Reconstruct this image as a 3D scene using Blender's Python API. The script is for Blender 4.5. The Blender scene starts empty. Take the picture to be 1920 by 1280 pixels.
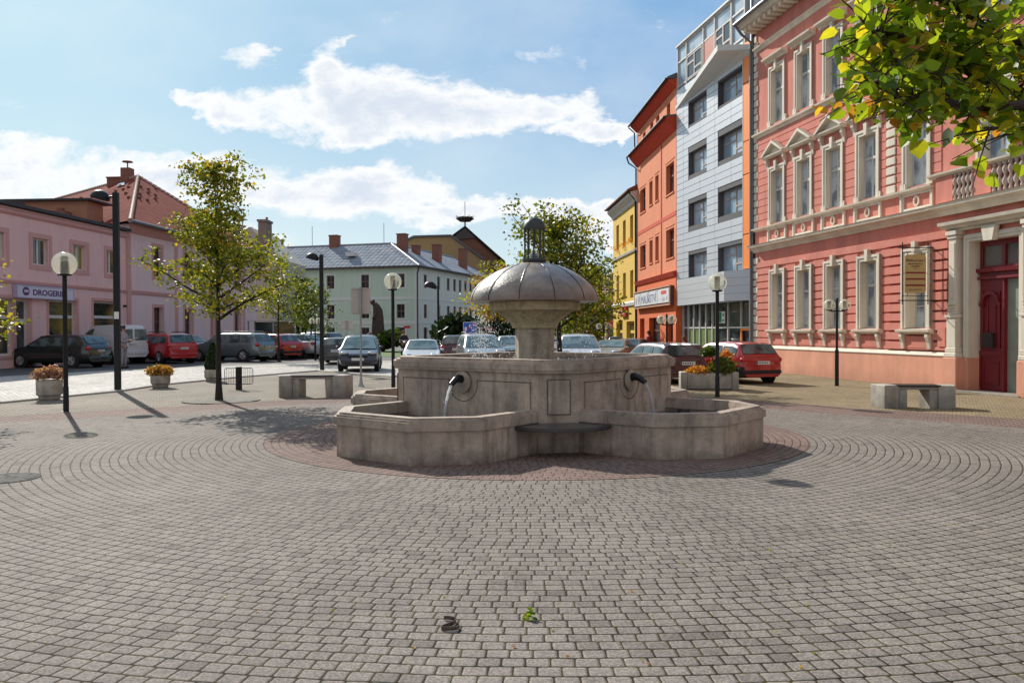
import bpy, math, random
from math import sin, cos, pi, radians, hypot, atan2, sqrt
from mathutils import Vector, Matrix, noise as mnoise
random.seed(7)
S = bpy.context.scene
COL = S.collection
# ------------------------------------------------------------------ camera
F_, CH, PITCH, ROLL = 1549., 1.6, math.atan(22/1549), -0.004
cam_d = bpy.data.cameras.new('camera'); cam = bpy.data.objects.new('camera', cam_d); COL.objects.link(cam)
cam_d.sensor_width = 36; cam_d.lens = 36*F_/1920; cam_d.clip_end = 3000; cam_d.clip_start = .05
MW = Matrix.Translation((0, 0, CH)) @ Matrix.Rotation(pi/2-PITCH, 4, 'X') @ Matrix.Rotation(ROLL, 4, 'Z')
cam.matrix_world = MW; S.camera = cam
RM = MW.to_3x3()
def ray(px, py): return RM @ Vector(((px-960)/F_, -(py-640)/F_, -1))
def G(px, py, z=0):                                   # ground point
    r = ray(px, py); t = (z-CH)/r.z; return Vector((r.x*t, r.y*t, z))
def AT(px, py, Y):                                    # point at depth Y
    r = ray(px, py); t = Y/r.y; return Vector((r.x*t, Y, CH+r.z*t))
# ------------------------------------------------------------------ materials
MATS = {}
class NT:
    def __init__(s, name, world=None):
        if world: s.t = world.node_tree
        else:
            s.mat = bpy.data.materials.new(name); s.mat.use_nodes = True; s.t = s.mat.node_tree
        s.t.nodes.clear()
    def n(s, typ, ins=None, **kw):
        nd = s.t.nodes.new(typ)
        for k, v in kw.items(): setattr(nd, k, v)
        for k, v in (ins or {}).items(): s.set(nd.inputs[k], v)
        return nd
    def set(s, sock, v):
        if hasattr(v, 'outputs'): v = v.outputs[0]
        if isinstance(v, bpy.types.NodeSocket): s.t.links.new(v, sock)
        else:
            if isinstance(v, tuple) and len(v) == 3 and sock.type == 'RGBA': v = v+(1,)
            sock.default_value = v
    def m(s, op, a, b=None, c=None, clamp=False):
        nd = s.t.nodes.new('ShaderNodeMath'); nd.operation = op; nd.use_clamp = clamp
        s.set(nd.inputs[0], a)
        if b is not None: s.set(nd.inputs[1], b)
        if c is not None: s.set(nd.inputs[2], c)
        return nd.outputs[0]
    def ss(s, x, a, b, lo=0., hi=1.):
        nd = s.n('ShaderNodeMapRange', {0: x, 1: a, 2: b, 3: lo, 4: hi}, interpolation_type='SMOOTHSTEP'); return nd.outputs[0]
    def noise(s, vec, scale, detail=4, rough=.55, dist=0):
        return s.n('ShaderNodeTexNoise', {'Vector': vec, 'Scale': scale, 'Detail': detail, 'Roughness': rough, 'Distortion': dist})
    def mix(s, f, a, b, bt='MIX'):
        nd = s.n('ShaderNodeMix', data_type='RGBA', blend_type=bt)
        s.set(nd.inputs[0], f); s.set(nd.inputs[6], a); s.set(nd.inputs[7], b); return nd.outputs[2]
    def out(s, sh):
        o = s.n('ShaderNodeOutputMaterial'); s.t.links.new(sh.outputs[0] if hasattr(sh, 'outputs') else sh, o.inputs[0]); return s.mat
def pr(nt, **kw):
    b = nt.n('ShaderNodeBsdfPrincipled')
    nm = {'col': 'Base Color', 'rough': 'Roughness', 'metal': 'Metallic', 'spec': 'Specular IOR Level', 'nor': 'Normal', 'coat': 'Coat Weight', 'alpha': 'Alpha', 'trans': 'Transmission Weight', 'ior': 'IOR', 'em': 'Emission Color', 'ems': 'Emission Strength', 'cr': 'Coat Roughness'}
    for k, v in kw.items(): nt.set(b.inputs[nm[k]], v)
    return b
def M(name, col=(.5, .5, .5), rough=.7, var=.15, sc=3., fine=40., bump=.15, metal=0., spec=.4, coat=0., streak=0., col2=None, world=False, dirt=0.):
    if name in MATS: return MATS[name]
    t = NT(name)
    v = t.n('ShaderNodeNewGeometry').outputs['Position'] if world else t.n('ShaderNodeTexCoord').outputs['Object']
    n1 = t.noise(v, sc, 5, .6); n2 = t.noise(v, fine, 3, .6)
    c = tuple(col); k = t.m('MULTIPLY_ADD', n1.outputs[0], 2*var, 1-var)
    k2 = t.m('MULTIPLY_ADD', n2.outputs[0], var, 1-var*.5)
    cc = t.mix(t.ss(n1.outputs[0], .35, .65), c, tuple(col2) if col2 else c)
    kk = t.m('MULTIPLY', k, k2)
    if streak:
        mp = t.n('ShaderNodeMapping', {'Vector': v, 'Scale': (1.3, 1.3, .2)})
        n3 = t.noise(mp, 1.2, 7, .7, .4)
        kk = t.m('MULTIPLY', kk, t.ss(n3.outputs[0], .3, .62, 1-streak, 1.))
    if dirt:
        z = t.n('ShaderNodeSeparateXYZ', {0: t.n('ShaderNodeNewGeometry').outputs['Position']}).outputs[2]
        zz = t.m('ADD', z, t.m('MULTIPLY', n1.outputs[0], .5))
        kk = t.m('MULTIPLY', kk, t.ss(zz, .15, .75, 1-dirt, 1.))
    hs = t.n('ShaderNodeVectorMath', operation='SCALE'); t.set(hs.inputs[0], cc); t.set(hs.inputs[3], kk)
    kw = dict(col=hs.outputs[0], rough=rough, metal=metal, spec=spec, coat=coat)
    if bump:
        h = t.m('ADD', n2.outputs[0], t.m('MULTIPLY', n1.outputs[0], .5))
        kw['nor'] = t.n('ShaderNodeBump', {'Strength': bump, 'Distance': .02, 'Height': h})
    MATS[name] = t.out(pr(t, **kw)); return MATS[name]
def glass_mat(name, col, col2, rough=.04, sc=.8, spec=.6):
    if name in MATS: return MATS[name]
    t = NT(name); g = t.n('ShaderNodeNewGeometry').outputs['Position']
    n = t.noise(g, sc, 3, .5)
    c = t.mix(t.ss(n.outputs[0], .4, .6), col, col2)
    nb = t.noise(g, 1.3, 1)
    bp = t.n('ShaderNodeBump', {'Strength': .06, 'Distance': .05, 'Height': nb.outputs[0]})
    MATS[name] = t.out(pr(t, col=c, rough=rough, spec=spec, nor=bp)); return MATS[name]
def leaf_mat(name, ramp, transl=.5):
    if name in MATS: return MATS[name]
    t = NT(name)
    a = t.n('ShaderNodeAttribute', attribute_name='tint')
    r = t.n('ShaderNodeValToRGB', {0: a.outputs['Fac']})
    el = r.color_ramp.elements
    while len(el) < len(ramp): el.new(.5)
    for e, (p, c) in zip(el, ramp): e.position = p; e.color = c+(1,)
    b = pr(t, col=r, rough=.45, spec=.35)
    vn_ = t.noise(t.n('ShaderNodeTexCoord').outputs['Object'], 55, 4, .6)
    tr = t.n('ShaderNodeBsdfTranslucent')
    tc = t.mix(.6, r.outputs[0], (1.9, 1.75, .35), 'MULTIPLY'); tc = t.mix(t.ss(vn_.outputs[0], .3, .7, 0., .35), tc, (.25, .32, .02)) if 'near' in name else tc; t.set(tr.inputs[0], tc)
    mx = t.n('ShaderNodeMixShader', {0: transl, 1: b, 2: tr}); MATS[name] = t.out(mx); return MATS[name]
# ------------------------------------------------------------------ mesh builder
class MB:
    def __init__(s): s.v = []; s.f = []; s.mi = []; s.tint = None
    def add(s, vs, fs, mi=0):
        o = len(s.v); s.v += [tuple(p) for p in vs]; s.f += [tuple(i+o for i in f) for f in fs]; s.mi += [mi]*len(fs); return s
    def box(s, x0, x1, y0, y1, z0, z1, mi=0):
        if x0 > x1: x0, x1 = x1, x0
        if y0 > y1: y0, y1 = y1, y0
        if z0 > z1: z0, z1 = z1, z0
        return s.add([(x0, y0, z0), (x1, y0, z0), (x1, y1, z0), (x0, y1, z0), (x0, y0, z1), (x1, y0, z1), (x1, y1, z1), (x0, y1, z1)],
                     [(0, 3, 2, 1), (4, 5, 6, 7), (0, 1, 5, 4), (1, 2, 6, 5), (2, 3, 7, 6), (3, 0, 4, 7)], mi)
    def bbox(s, x0, x1, y0, y1, z0, z1, b=.02, mi=0):   # box with chamfered vertical+front edges
        p = [(x0+b, y0), (x1-b, y0), (x1, y0+b), (x1, y1-b), (x1-b, y1), (x0+b, y1), (x0, y1-b), (x0, y0+b)]
        cx, cy = (x0+x1)/2, (y0+y1)/2
        fx = 1-2*b/abs(x1-x0); fy = 1-2*b/abs(y1-y0)
        def lv(z, k): return [((cx+(q[0]-cx)*(fx if k else 1)), (cy+(q[1]-cy)*(fy if k else 1)), z) for q in p]
        vs = lv(z0, 1)+lv(z0+b, 0)+lv(z1-b, 0)+lv(z1, 1); fs = [tuple(range(7, -1, -1)), tuple(range(24, 32))]
        for k in range(3):
            for i in range(8): fs.append((k*8+i, k*8+(i+1) % 8, k*8+8+(i+1) % 8, k*8+8+i))
        return s.add(vs, fs, mi)
    def prism(s, poly, z0, z1, mi=0):
        n = len(poly); return s.add([(x, y, z0) for x, y in poly]+[(x, y, z1) for x, y in poly],
            [tuple(range(n-1, -1, -1)), tuple(range(n, 2*n))]+[(i, (i+1) % n, n+(i+1) % n, n+i) for i in range(n)], mi)
    def prismxz(s, poly, y0, y1, mi=0):                  # polygon in xz extruded along y
        n = len(poly); return s.add([(x, y0, z) for x, z in poly]+[(x, y1, z) for x, z in poly],
            [tuple(range(n)), tuple(range(2*n-1, n-1, -1))]+[(i, n+i, n+(i+1) % n, (i+1) % n) for i in range(n)], mi)
    def prismyz(s, poly, x0, x1, mi=0):                  # profile in yz extruded along x (cornices)
        n = len(poly); return s.add([(x0, y, z) for y, z in poly]+[(x1, y, z) for y, z in poly],
            [tuple(range(n)), tuple(range(2*n-1, n-1, -1))]+[(i, n+i, n+(i+1) % n, (i+1) % n) for i in range(n)], mi)
    def quad(s, a, b, c, d, mi=0): return s.add([a, b, c, d], [(0, 1, 2, 3)], mi)
    def tube(s, pts, rs, n=8, cap=True, mi=0):
        pts = [Vector(p) for p in pts]; rs = rs if isinstance(rs, (list, tuple)) else [rs]*len(pts)
        o = []; prev = None
        for i, p in enumerate(pts):
            d = (pts[min(i+1, len(pts)-1)]-pts[max(i-1, 0)])
            d = d.normalized() if d.length > 1e-9 else Vector((0, 0, 1))
            if prev is None:
                a = d.orthogonal().normalized()
            else:
                a = (prev-d*prev.dot(d)); a = a.normalized() if a.length > 1e-6 else d.orthogonal().normalized()
            prev = a; b = d.cross(a)
            for k in range(n): o.append(p+(a*cos(2*pi*k/n)+b*sin(2*pi*k/n))*rs[i])
        fs = [(i*n+k, i*n+(k+1) % n, (i+1)*n+(k+1) % n, (i+1)*n+k) for i in range(len(pts)-1) for k in range(n)]
        if cap: fs += [tuple(range(n-1, -1, -1)), tuple(range((len(pts)-1)*n, len(pts)*n))]
        return s.add(o, fs, mi)
    def cyl(s, x, y, z0, z1, r0, r1=None, n=16, mi=0): return s.tube([(x, y, z0), (x, y, z1)], [r0, r0 if r1 is None else r1], n, mi=mi)
    def lathe(s, prof, n=24, c=(0, 0), mi=0, ph=0):       # prof [(r,z)]
        vs = [(c[0]+r*cos(2*pi*k/n+ph), c[1]+r*sin(2*pi*k/n+ph), z) for r, z in prof for k in range(n)]
        fs = [(i*n+k, i*n+(k+1) % n, (i+1)*n+(k+1) % n, (i+1)*n+k) for i in range(len(prof)-1) for k in range(n)]
        fs += [tuple(range(n-1, -1, -1)), tuple(range((len(prof)-1)*n, len(prof)*n))]
        return s.add(vs, fs, mi)
    def ell(s, c, r, nu=14, nv=8, mi=0):
        vs = []; fs = []
        for i in range(nv+1):
            a = pi*i/nv-pi/2
            for k in range(nu):
                b = 2*pi*k/nu; vs.append((c[0]+r[0]*cos(a)*cos(b), c[1]+r[1]*cos(a)*sin(b), c[2]+r[2]*sin(a)))
        for i in range(nv):
            for k in range(nu): fs.append((i*nu+k, i*nu+(k+1) % nu, (i+1)*nu+(k+1) % nu, (i+1)*nu+k))
        return s.add(vs, fs, mi)
    def xf(s, mat, start=0):
        s.v = s.v[:start]+[tuple(mat @ Vector(p)) for p in s.v[start:]]; return s
    def mesh(s, name, mats, smooth=False, ang=None):
        me = bpy.data.meshes.new(name); me.from_pydata(s.v, [], s.f)
        for m in (mats if isinstance(mats, (list, tuple)) else [mats]): me.materials.append(m)
        if any(s.mi): me.polygons.foreach_set('material_index', s.mi)
        if smooth:
            me.polygons.foreach_set('use_smooth', [True]*len(me.polygons))
            if ang is not None: me.set_sharp_from_angle(angle=radians(ang))
        if s.tint:
            a = me.attributes.new('tint', 'FLOAT', 'FACE'); a.data.foreach_set('value', s.tint)
        me.update(); return me
    def build(s, name, mats, parent=None, smooth=False, ang=35, loc=None, rotz=0):
        o = bpy.data.objects.new(name, s.mesh(name, mats, smooth, ang)); COL.objects.link(o)
        if parent: o.parent = parent
        if loc is not None: o.location = loc
        if rotz: o.rotation_euler = (0, 0, rotz)
        return o
def tag(o, label=None, cat=None, group=None, kind=None):
    if label: o['label'] = label
    if cat: o['category'] = cat
    if group: o['group'] = group
    if kind: o['kind'] = kind
    return o
def thing(name, label, cat, loc=(0, 0, 0), rotz=0, group=None):
    o = bpy.data.objects.new(name, None); COL.objects.link(o); o.location = loc; o.rotation_euler = (0, 0, rotz)
    o.empty_display_size = .2
    return tag(o, label, cat, group)
def inst(name, me, parent, loc=(0, 0, 0), rotz=0, scale=None):
    o = bpy.data.objects.new(name, me); COL.objects.link(o); o.parent = parent; o.location = loc; o.rotation_euler = (0, 0, rotz)
    if scale: o.scale = scale
    return o
def kids(o): return [c for c in bpy.data.objects if c.parent == o]
def copy_tree(o, parent=None, label=None):
    c = o.copy(); COL.objects.link(c); c.parent = parent
    if label: c['label'] = label
    for ch in kids(o): copy_tree(ch, c)
    return c
def text(s, size, mat, parent, loc, name='lettering', rot=(pi/2, 0, 0), ext=.004, align='LEFT', sx=1., bold=0):
    cu = bpy.data.curves.new('t', 'FONT'); cu.body = s; cu.size = size; cu.extrude = ext; cu.align_x = align; cu.offset = bold; cu.resolution_u = 3
    o = bpy.data.objects.new('t', cu); COL.objects.link(o)
    dg = bpy.context.evaluated_depsgraph_get(); me = bpy.data.meshes.new_from_object(o.evaluated_get(dg))
    bpy.data.objects.remove(o); me.materials.clear(); me.materials.append(mat)
    r = bpy.data.objects.new(name, me); COL.objects.link(r); r.parent = parent; r.location = loc; r.rotation_euler = rot; r.scale = (sx, 1, 1)
    return r
# ------------------------------------------------------------------ light and sky
SUN_AZ, SUN_EL = radians(30.9), radians(33)            # azimuth from +Y towards -X
sd = Vector((-sin(SUN_AZ)*cos(SUN_EL), cos(SUN_AZ)*cos(SUN_EL), sin(SUN_EL)))
sl = bpy.data.lights.new('sun', 'SUN'); sl.energy = 5.8; sl.angle = radians(.5); sl.color = (1, .94, .84)
so = bpy.data.objects.new('sun', sl); COL.objects.link(so); so.rotation_euler = sd.to_track_quat('Z', 'Y').to_euler(); so.location = (-20, 30, 40)
W = bpy.data.worlds.new('World'); S.world = W; W.use_nodes = True
t = NT('', W)
sky = t.n('ShaderNodeTexSky', sky_type='NISHITA', sun_disc=False, sun_elevation=SUN_EL, sun_rotation=-SUN_AZ, air_density=1.0, dust_density=1.2, ozone_density=2.5)
tc = t.n('ShaderNodeTexCoord').outputs['Generated']
sp = t.n('ShaderNodeSeparateXYZ', {0: tc})
ay = t.m('MAXIMUM', t.m('ABSOLUTE', sp.outputs[1]), .15)
sx = t.m('DIVIDE', sp.outputs[0], ay); sz = t.m('DIVIDE', sp.outputs[2], ay)
vec = t.n('ShaderNodeCombineXYZ', {0: sx, 1: t.m('MULTIPLY', sz, 1.7), 2: t.m('MULTIPLY', sp.outputs[1], .3)})
nA = t.noise(vec, 7.5, 12, .64, .35); nB = t.noise(vec, 2.2, 6, .6); nC = t.noise(vec, 24, 10, .68, .3)
wp1 = t.n('ShaderNodeVectorMath', operation='SUBTRACT', ins={0: t.noise(vec, 4.5, 4, .6).outputs['Color'], 1: (.5, .5, .5)}); wp2 = t.n('ShaderNodeVectorMath', operation='SUBTRACT', ins={0: t.noise(vec, 19, 8, .7).outputs['Color'], 1: (.5, .5, .5)})
w1 = t.n('ShaderNodeSeparateXYZ', {0: wp1}); w2 = t.n('ShaderNodeSeparateXYZ', {0: wp2})
bx_ = t.m('ADD', sx, t.m('ADD', t.m('MULTIPLY', w1.outputs[0], .16), t.m('MULTIPLY', w2.outputs[0], .07))); bz_ = t.m('ADD', sz, t.m('ADD', t.m('MULTIPLY', w1.outputs[1], .07), t.m('MULTIPLY', w2.outputs[1], .045)))
blobs = [(500, 195, 130, 42), (610, 150, 75, 70), (720, 200, 250, 75), (900, 205, 170, 50), (1040, 205, 110, 36), (1090, 245, 90, 22), (630, 95, 35, 28), (480, 95, 50, 20), (725, 48, 36, 15), (380, 190, 40, 18), (690, 245, 110, 32),
         (130, 340, 260, 62), (380, 345, 190, 60), (560, 350, 150, 40), (690, 365, 170, 48), (850, 400, 160, 26), (1050, 395, 230, 24), (1160, 430, 120, 36), (15, 320, 150, 50), (1130, 392, 60, 16), (330, 460, 260, 42), (890, 165, 35, 14)]
acc = None
for (px, py, rx, ry) in blobs:
    cx, cz, rx, rz = (px-960)/F_, (618-py)/F_, rx*1.2/F_, ry*1.25/F_
    a = t.m('DIVIDE', t.m('SUBTRACT', bx_, cx), rx); b = t.m('DIVIDE', t.m('SUBTRACT', bz_, cz), rz)
    d = t.m('SUBTRACT', 1., t.m('ADD', t.m('MULTIPLY', a, a), t.m('MULTIPLY', b, b)))
    d = t.m('MULTIPLY', t.m('MAXIMUM', d, 0.), 1. if rx*F_ > 75 else .55)
    acc = d if acc is None else t.m('SMOOTH_MAX', acc, d, .15)
fld = t.m('MULTIPLY_ADD', t.m('SUBTRACT', nA.outputs[0], .5), 2.6, acc)
fld = t.m('SUBTRACT', t.m('ADD', fld, t.m('MULTIPLY', t.m('SUBTRACT', nC.outputs[0], .5), 1.1)), t.ss(acc, .0, .2, .5, 0.))
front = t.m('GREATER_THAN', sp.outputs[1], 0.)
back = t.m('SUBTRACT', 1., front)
back_fill = t.m('MULTIPLY', back, t.ss(nB.outputs[0], .38, .60))  # unseen clouds behind the camera, widened as added fill for shaded faces
mask = t.m('MULTIPLY', t.ss(fld, .10, .80), front)
wisp = t.m('MULTIPLY', t.ss(nB.outputs[0], .45, .75), .25)
mask = t.m('MAXIMUM', t.m('MAXIMUM', mask, back_fill), t.m('MULTIPLY', wisp, front))
core = t.ss(t.m('ADD', acc, t.m('ADD', t.m('MULTIPLY', t.m('SUBTRACT', nA.outputs[0], .5), 2.2), t.m('MULTIPLY', t.m('SUBTRACT', nC.outputs[0], .5), 1.))), .66, 1.35)
ccol = t.mix(t.m('MULTIPLY', core, .85), (10.6, 10.7, 10.8), (7.0, 7.9, 9.2))
top = t.mix(t.ss(sx, -.75, .45), (4.5, 7.4, 8.8), (1.9, 4.4, 8.0))
top = t.mix(t.ss(sz, .02, .34), (7.3, 9.1, 9.7), top)
base = t.mix(t.m('MULTIPLY', t.ss(sp.outputs[1], -.1, .25), .82), sky, top)
ccol = t.mix(t.ss(sp.outputs[1], -.25, 0., 1., 0.), ccol, (9.6, 9.5, 9.5))  # whitish colour of the added fill clouds behind the camera
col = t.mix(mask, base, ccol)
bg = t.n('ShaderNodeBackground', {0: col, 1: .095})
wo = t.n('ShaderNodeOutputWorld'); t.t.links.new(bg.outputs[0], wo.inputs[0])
S.view_settings.view_transform = 'Standard'; S.view_settings.look = 'None'; S.view_settings.exposure = 0; S.view_settings.gamma = 1
S.cycles.max_bounces = 6; S.cycles.transparent_max_bounces = 8; S.cycles.caustics_reflective = False; S.cycles.caustics_refractive = False
S.cycles.sample_clamp_indirect = 6
# ------------------------------------------------------------------ ground
FC = Vector((.345, 12.6, 0)); FR = radians(7)           # fountain centre and turn
def paver(name, c1, c2, joint, w=.118, h=.104, polar=True, ang=0., amp=.22, glint=0.):
    t = NT(name); P = t.n('ShaderNodeNewGeometry').outputs['Position']
    wob = t.noise(P, 2.2, 2); wv = t.n('ShaderNodeVectorMath', operation='MULTIPLY_ADD'); t.set(wv.inputs[0], wob.outputs['Color']); t.set(wv.inputs[1], (.03, .03, 0)); t.set(wv.inputs[2], P)
    s_ = t.n('ShaderNodeSeparateXYZ', {0: wv}); x = t.m('SUBTRACT', s_.outputs[0], FC.x); y = t.m('SUBTRACT', s_.outputs[1], FC.y)
    if polar:
        r = t.m('SQRT', t.m('ADD', t.m('MULTIPLY', x, x), t.m('MULTIPLY', y, y)))
        v = t.m('DIVIDE', r, h); row = t.m('FLOOR', v)
        N = t.m('ROUND', t.m('MULTIPLY', t.m('ADD', row, .5), 2*pi*h/w))
        th = t.m('ADD', t.m('DIVIDE', t.m('ARCTAN2', x, t.m('MULTIPLY', y, -1.)), 2*pi), .5)
        wn = t.n('ShaderNodeTexWhiteNoise', {1: row}, noise_dimensions='1D')
        u = t.m('ADD', t.m('MULTIPLY', th, N), wn.outputs[0])
    else:
        ca, sa = cos(ang), sin(ang)
        X = t.m('ADD', t.m('MULTIPLY', x, ca), t.m('MULTIPLY', y, sa)); Y = t.m('SUBTRACT', t.m('MULTIPLY', y, ca), t.m('MULTIPLY', x, sa))
        v = t.m('DIVIDE', Y, h); row = t.m('FLOOR', v)
        u = t.m('ADD', t.m('DIVIDE', X, w), t.m('MULTIPLY', row, .5))
    fu = t.m('FRACT', u); fv = t.m('FRACT', v); iu = t.m('FLOOR', u)
    du = t.m('MULTIPLY', t.m('MINIMUM', fu, t.m('SUBTRACT', 1., fu)), w); dv = t.m('MULTIPLY', t.m('MINIMUM', fv, t.m('SUBTRACT', 1., fv)), h)
    rc = w*.16
    a = t.m('MAXIMUM', t.m('SUBTRACT', rc, du), 0.); b = t.m('MAXIMUM', t.m('SUBTRACT', rc, dv), 0.)
    e = t.m('SUBTRACT', rc, t.m('SQRT', t.m('ADD', t.m('MULTIPLY', a, a), t.m('MULTIPLY', b, b))))
    fn = t.noise(P, 150, 4, .8); mn = t.noise(P, 5, 5, .6); ln = t.noise(P, .45, 4, .6)
    e2 = t.m('ADD', e, t.m('MULTIPLY', t.m('SUBTRACT', mn.outputs[0], .5), w*.05))
    brick = t.ss(e2, w*.022, w*.056)
    rid = t.n('ShaderNodeTexWhiteNoise', {0: t.n('ShaderNodeCombineXYZ', {0: row, 1: iu})}, noise_dimensions='2D')
    c = t.mix(rid.outputs[0], c1, c2)
    k = t.m('MULTIPLY', t.m('MULTIPLY_ADD', fn.outputs[0], amp*3, 1-amp*1.5), t.m('MULTIPLY_ADD', mn.outputs[0], .5, .75))
    k = t.m('MULTIPLY', k, t.m('MULTIPLY_ADD', ln.outputs[0], .9, .55))
    f2 = t.noise(P, 70, 2, .5); k = t.m('MULTIPLY', k, t.ss(f2.outputs[0], .3, .7, .72, 1.28))
    k = t.m('MULTIPLY', k, t.m('MULTIPLY_ADD', rid.outputs[0], .22, .89))
    rid2 = t.n('ShaderNodeTexWhiteNoise', {0: t.n('ShaderNodeCombineXYZ', {0: t.m('ADD', row, 37.), 1: iu})}, noise_dimensions='2D')
    k = t.m('MULTIPLY', k, t.ss(rid2.outputs[0], .86, .98, 1., .78))
    sv = t.noise(P, 1.1, 6, .7, 1.5); k = t.m('MULTIPLY', k, t.ss(sv.outputs[0], .28, .40, .72, 1.))
    sc = t.n('ShaderNodeVectorMath', operation='SCALE'); t.set(sc.inputs[0], c); t.set(sc.inputs[3], k)
    moss = t.mix(t.ss(mn.outputs[0], .42, .6), joint, (.05, .042, .007))
    col = t.mix(brick, moss, sc.outputs[0])
    hh = t.m('ADD', t.ss(e, 0., w*.13), t.m('MULTIPLY', fn.outputs[0], .12))
    bp = t.n('ShaderNodeBump', {'Strength': .6, 'Distance': .009, 'Height': hh})
    return t.out(pr(t, col=col, rough=.85 if not glint else .8, spec=.12 if not glint else .12, nor=bp))
def sheet(name, pts, mat, z, label=None):
    m = MB(); m.add([(p[0], p[1], z) for p in pts], [tuple(range(len(pts)))])
    return tag(m.build(name, mat), kind='structure')
def disc(name, c, r, mat, z, n=96, r0=None):
    m = MB()
    if r0 is None: m.add([(c[0]+r*cos(2*pi*k/n), c[1]+r*sin(2*pi*k/n), z) for k in range(n)], [tuple(range(n))])
    else: m.add([(c[0]+q*cos(2*pi*k/n), c[1]+q*sin(2*pi*k/n), z) for q in (r0, r) for k in range(n)], [(k, n+k, n+(k+1) % n, (k+1) % n) for k in range(n)])
    return tag(m.build(name, mat), kind='structure')
asph = M('asphalt', (.085, .082, .082), .85, .2, .6, 60, .4, world=True)
sheet('ground', [(-1500, -300), (1500, -300), (1500, 2500), (-1500, 2500)], asph, 0)
grey1, grey2 = (.262, .228, .205), (.19, .165, .149)
tan1, tan2 = (.33, .26, .165), (.27, .21, .135)
red1, red2 = (.25, .17, .15), (.185, .128, .112)
m_polar = paver('plaza_pavers', grey1, grey2, (.022, .016, .006), amp=.6)
m_tan = paver('tan_pavers', tan1, tan2, (.06, .05, .035), w=.2, h=.11, polar=False, ang=radians(-45))
m_grey = paver('grey_pavers', (.30, .26, .215), (.24, .205, .17), (.07, .06, .04), w=.2, h=.11, polar=False, ang=radians(40))
m_redb = paver('red_band_pavers', red1, red2, (.05, .04, .035), w=.2, h=.11, polar=False, ang=radians(-45))
m_ring = paver('ring_pavers', red1, red2, (.05, .042, .032))
m_setts = paver('granite_setts', (.66, .63, .58), (.36, .34, .32), (.06, .055, .05), w=.13, h=.12, polar=False, ang=radians(8), glint=1)
# paved square, its kerb follows the road
edge = [G(-700, 900), G(0, 757), G(222, 735), G(300, 723), G(440, 709), G(596, 696), G(735, 707), G(900, 706), G(1100, 696), G(1290, 690)]
sq = [(-13, -3)]+[(p.x, p.y) for p in edge[1:]]+[(9.3, 42), (13, 42), (25, -3)]
sheet('square_paving', [(q[0], q[1]) for q in sq], m_grey, .006)
def octl(d, a0, a1):   # line helpers around the fountain
    pass
R1, R2 = 7.0, 8.4
def oct_pts(r, n=8, ph=radians(7)): return [(FC.x+r/cos(pi/8)*cos(ph+pi/8+2*pi*k/8), FC.y+r/cos(pi/8)*sin(ph+pi/8+2*pi*k/8)) for k in range(8)]
sheet('tan_paving', [(FC.x+1.0, FC.y+6), (4.0, 30), (9.5, 31.4), (14.6, 3), (15, -3), (8, -3)], m_tan, .010)
def band(name, p, q, w, mat, z):
    p, q = Vector(p), Vector(q); d = (q-p).normalized(); n = Vector((-d.y, d.x))*w
    return sheet(name, [p, q, q+n, p+n], mat, z)
sheet('red_band_right', [(16.5, 4.0), (17.6, 5.0), (2.6, 21.0), (2.2, 19.3)], m_redb, .014)
sheet('red_band_left', [(-16, 8.7), (-2.4, 19.3), (-2.6, 20.9), (-17, 9.8)], m_redb, .014)
# the round field of pavers laid in rings about the fountain
ppts = [(16.5, 4.0), (2.2, 19.3), (-2.4, 19.3), (-16, 8.7), (-16, -3), (16.5, -3)]
sheet('plaza_paving', ppts, m_polar, .018)
disc('fountain_ring_paving', FC, 3.96, m_ring, .022)
# road of granite setts
rd = [G(-700, 760), G(0, 706), G(230, 693), G(480, 684), G(700, 677), G(860, 672), G(1100, 672), G(1180, 676)]
lo = [(-30, 12.2)]+[(p.x, p.y-.02) for p in edge[1:]]
sheet('road', lo+[(p.x, p.y) for p in reversed(rd)], m_setts, .003)
kb = MB()
for a, b in zip(edge[1:-1], edge[2:]):
    kb.tube([(a.x, a.y, .012), (b.x, b.y, .012)], .05, 6)
tag(kb.build('kerb', M('kerb_stone', (.36, .34, .31), .8, .2)), kind='structure')
pk = [G(0, 706), G(230, 693), G(480, 684), G(700, 677)]
kb = MB()
for a, b in zip(pk[:-1], pk[1:]): 
    kb.quad((a.x, a.y-.3, .008), (b.x, b.y-.3, .008), (b.x, b.y+.1, .008), (a.x, a.y+.1, .008))
tag(kb.build('gutter_strip', M('pale_concrete', (.42, .40, .36), .8, .15)), kind='structure')
sheet('lawn', [G(700, 668), G(800, 672), G(860, 660), G(700, 655)], M('grass', (.07, .13, .02), .9, .4, 3, 60, .5), .012)
# manhole, tree pit
mh = G(8, 900)
t = NT('manhole_iron'); P = t.n('ShaderNodeTexCoord').outputs['Object']
wv = t.n('ShaderNodeTexWave', {'Vector': P, 'Scale': 5.5, 'Distortion': 1.5, 'Detail': 1.}, wave_type='RINGS')
vz = t.n('ShaderNodeTexVoronoi', {'Vector': P, 'Scale': 14.})
cc = t.mix(t.ss(t.m('ADD', wv.outputs[1], vz.outputs[0]), .7, .9), (.22, .21, .20), (.03, .03, .03))
mm = t.out(pr(t, col=cc, rough=.85, metal=0., spec=.08))
o = thing('manhole_cover', 'round cast iron manhole cover set in the grey paving', 'manhole cover', (mh.x, mh.y, .02))
MB().lathe([(.02, .0), (.31, 0), (.31, .006), (.02, .008)], 40).build('lid', mm, o)
MB().lathe([(.315, 0), (.35, 0), (.35, .004), (.315, .004)], 40).build('rim', M('dark_iron', (.04, .04, .04), .8, .2, spec=.08), o)
tp = G(415, 752)
disc('tree_pit_setts', tp, .85, paver('pit_setts', (.30, .27, .24), (.16, .15, .13), (.04, .04, .03), w=.09, h=.09, polar=False), .026, 40)
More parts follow.
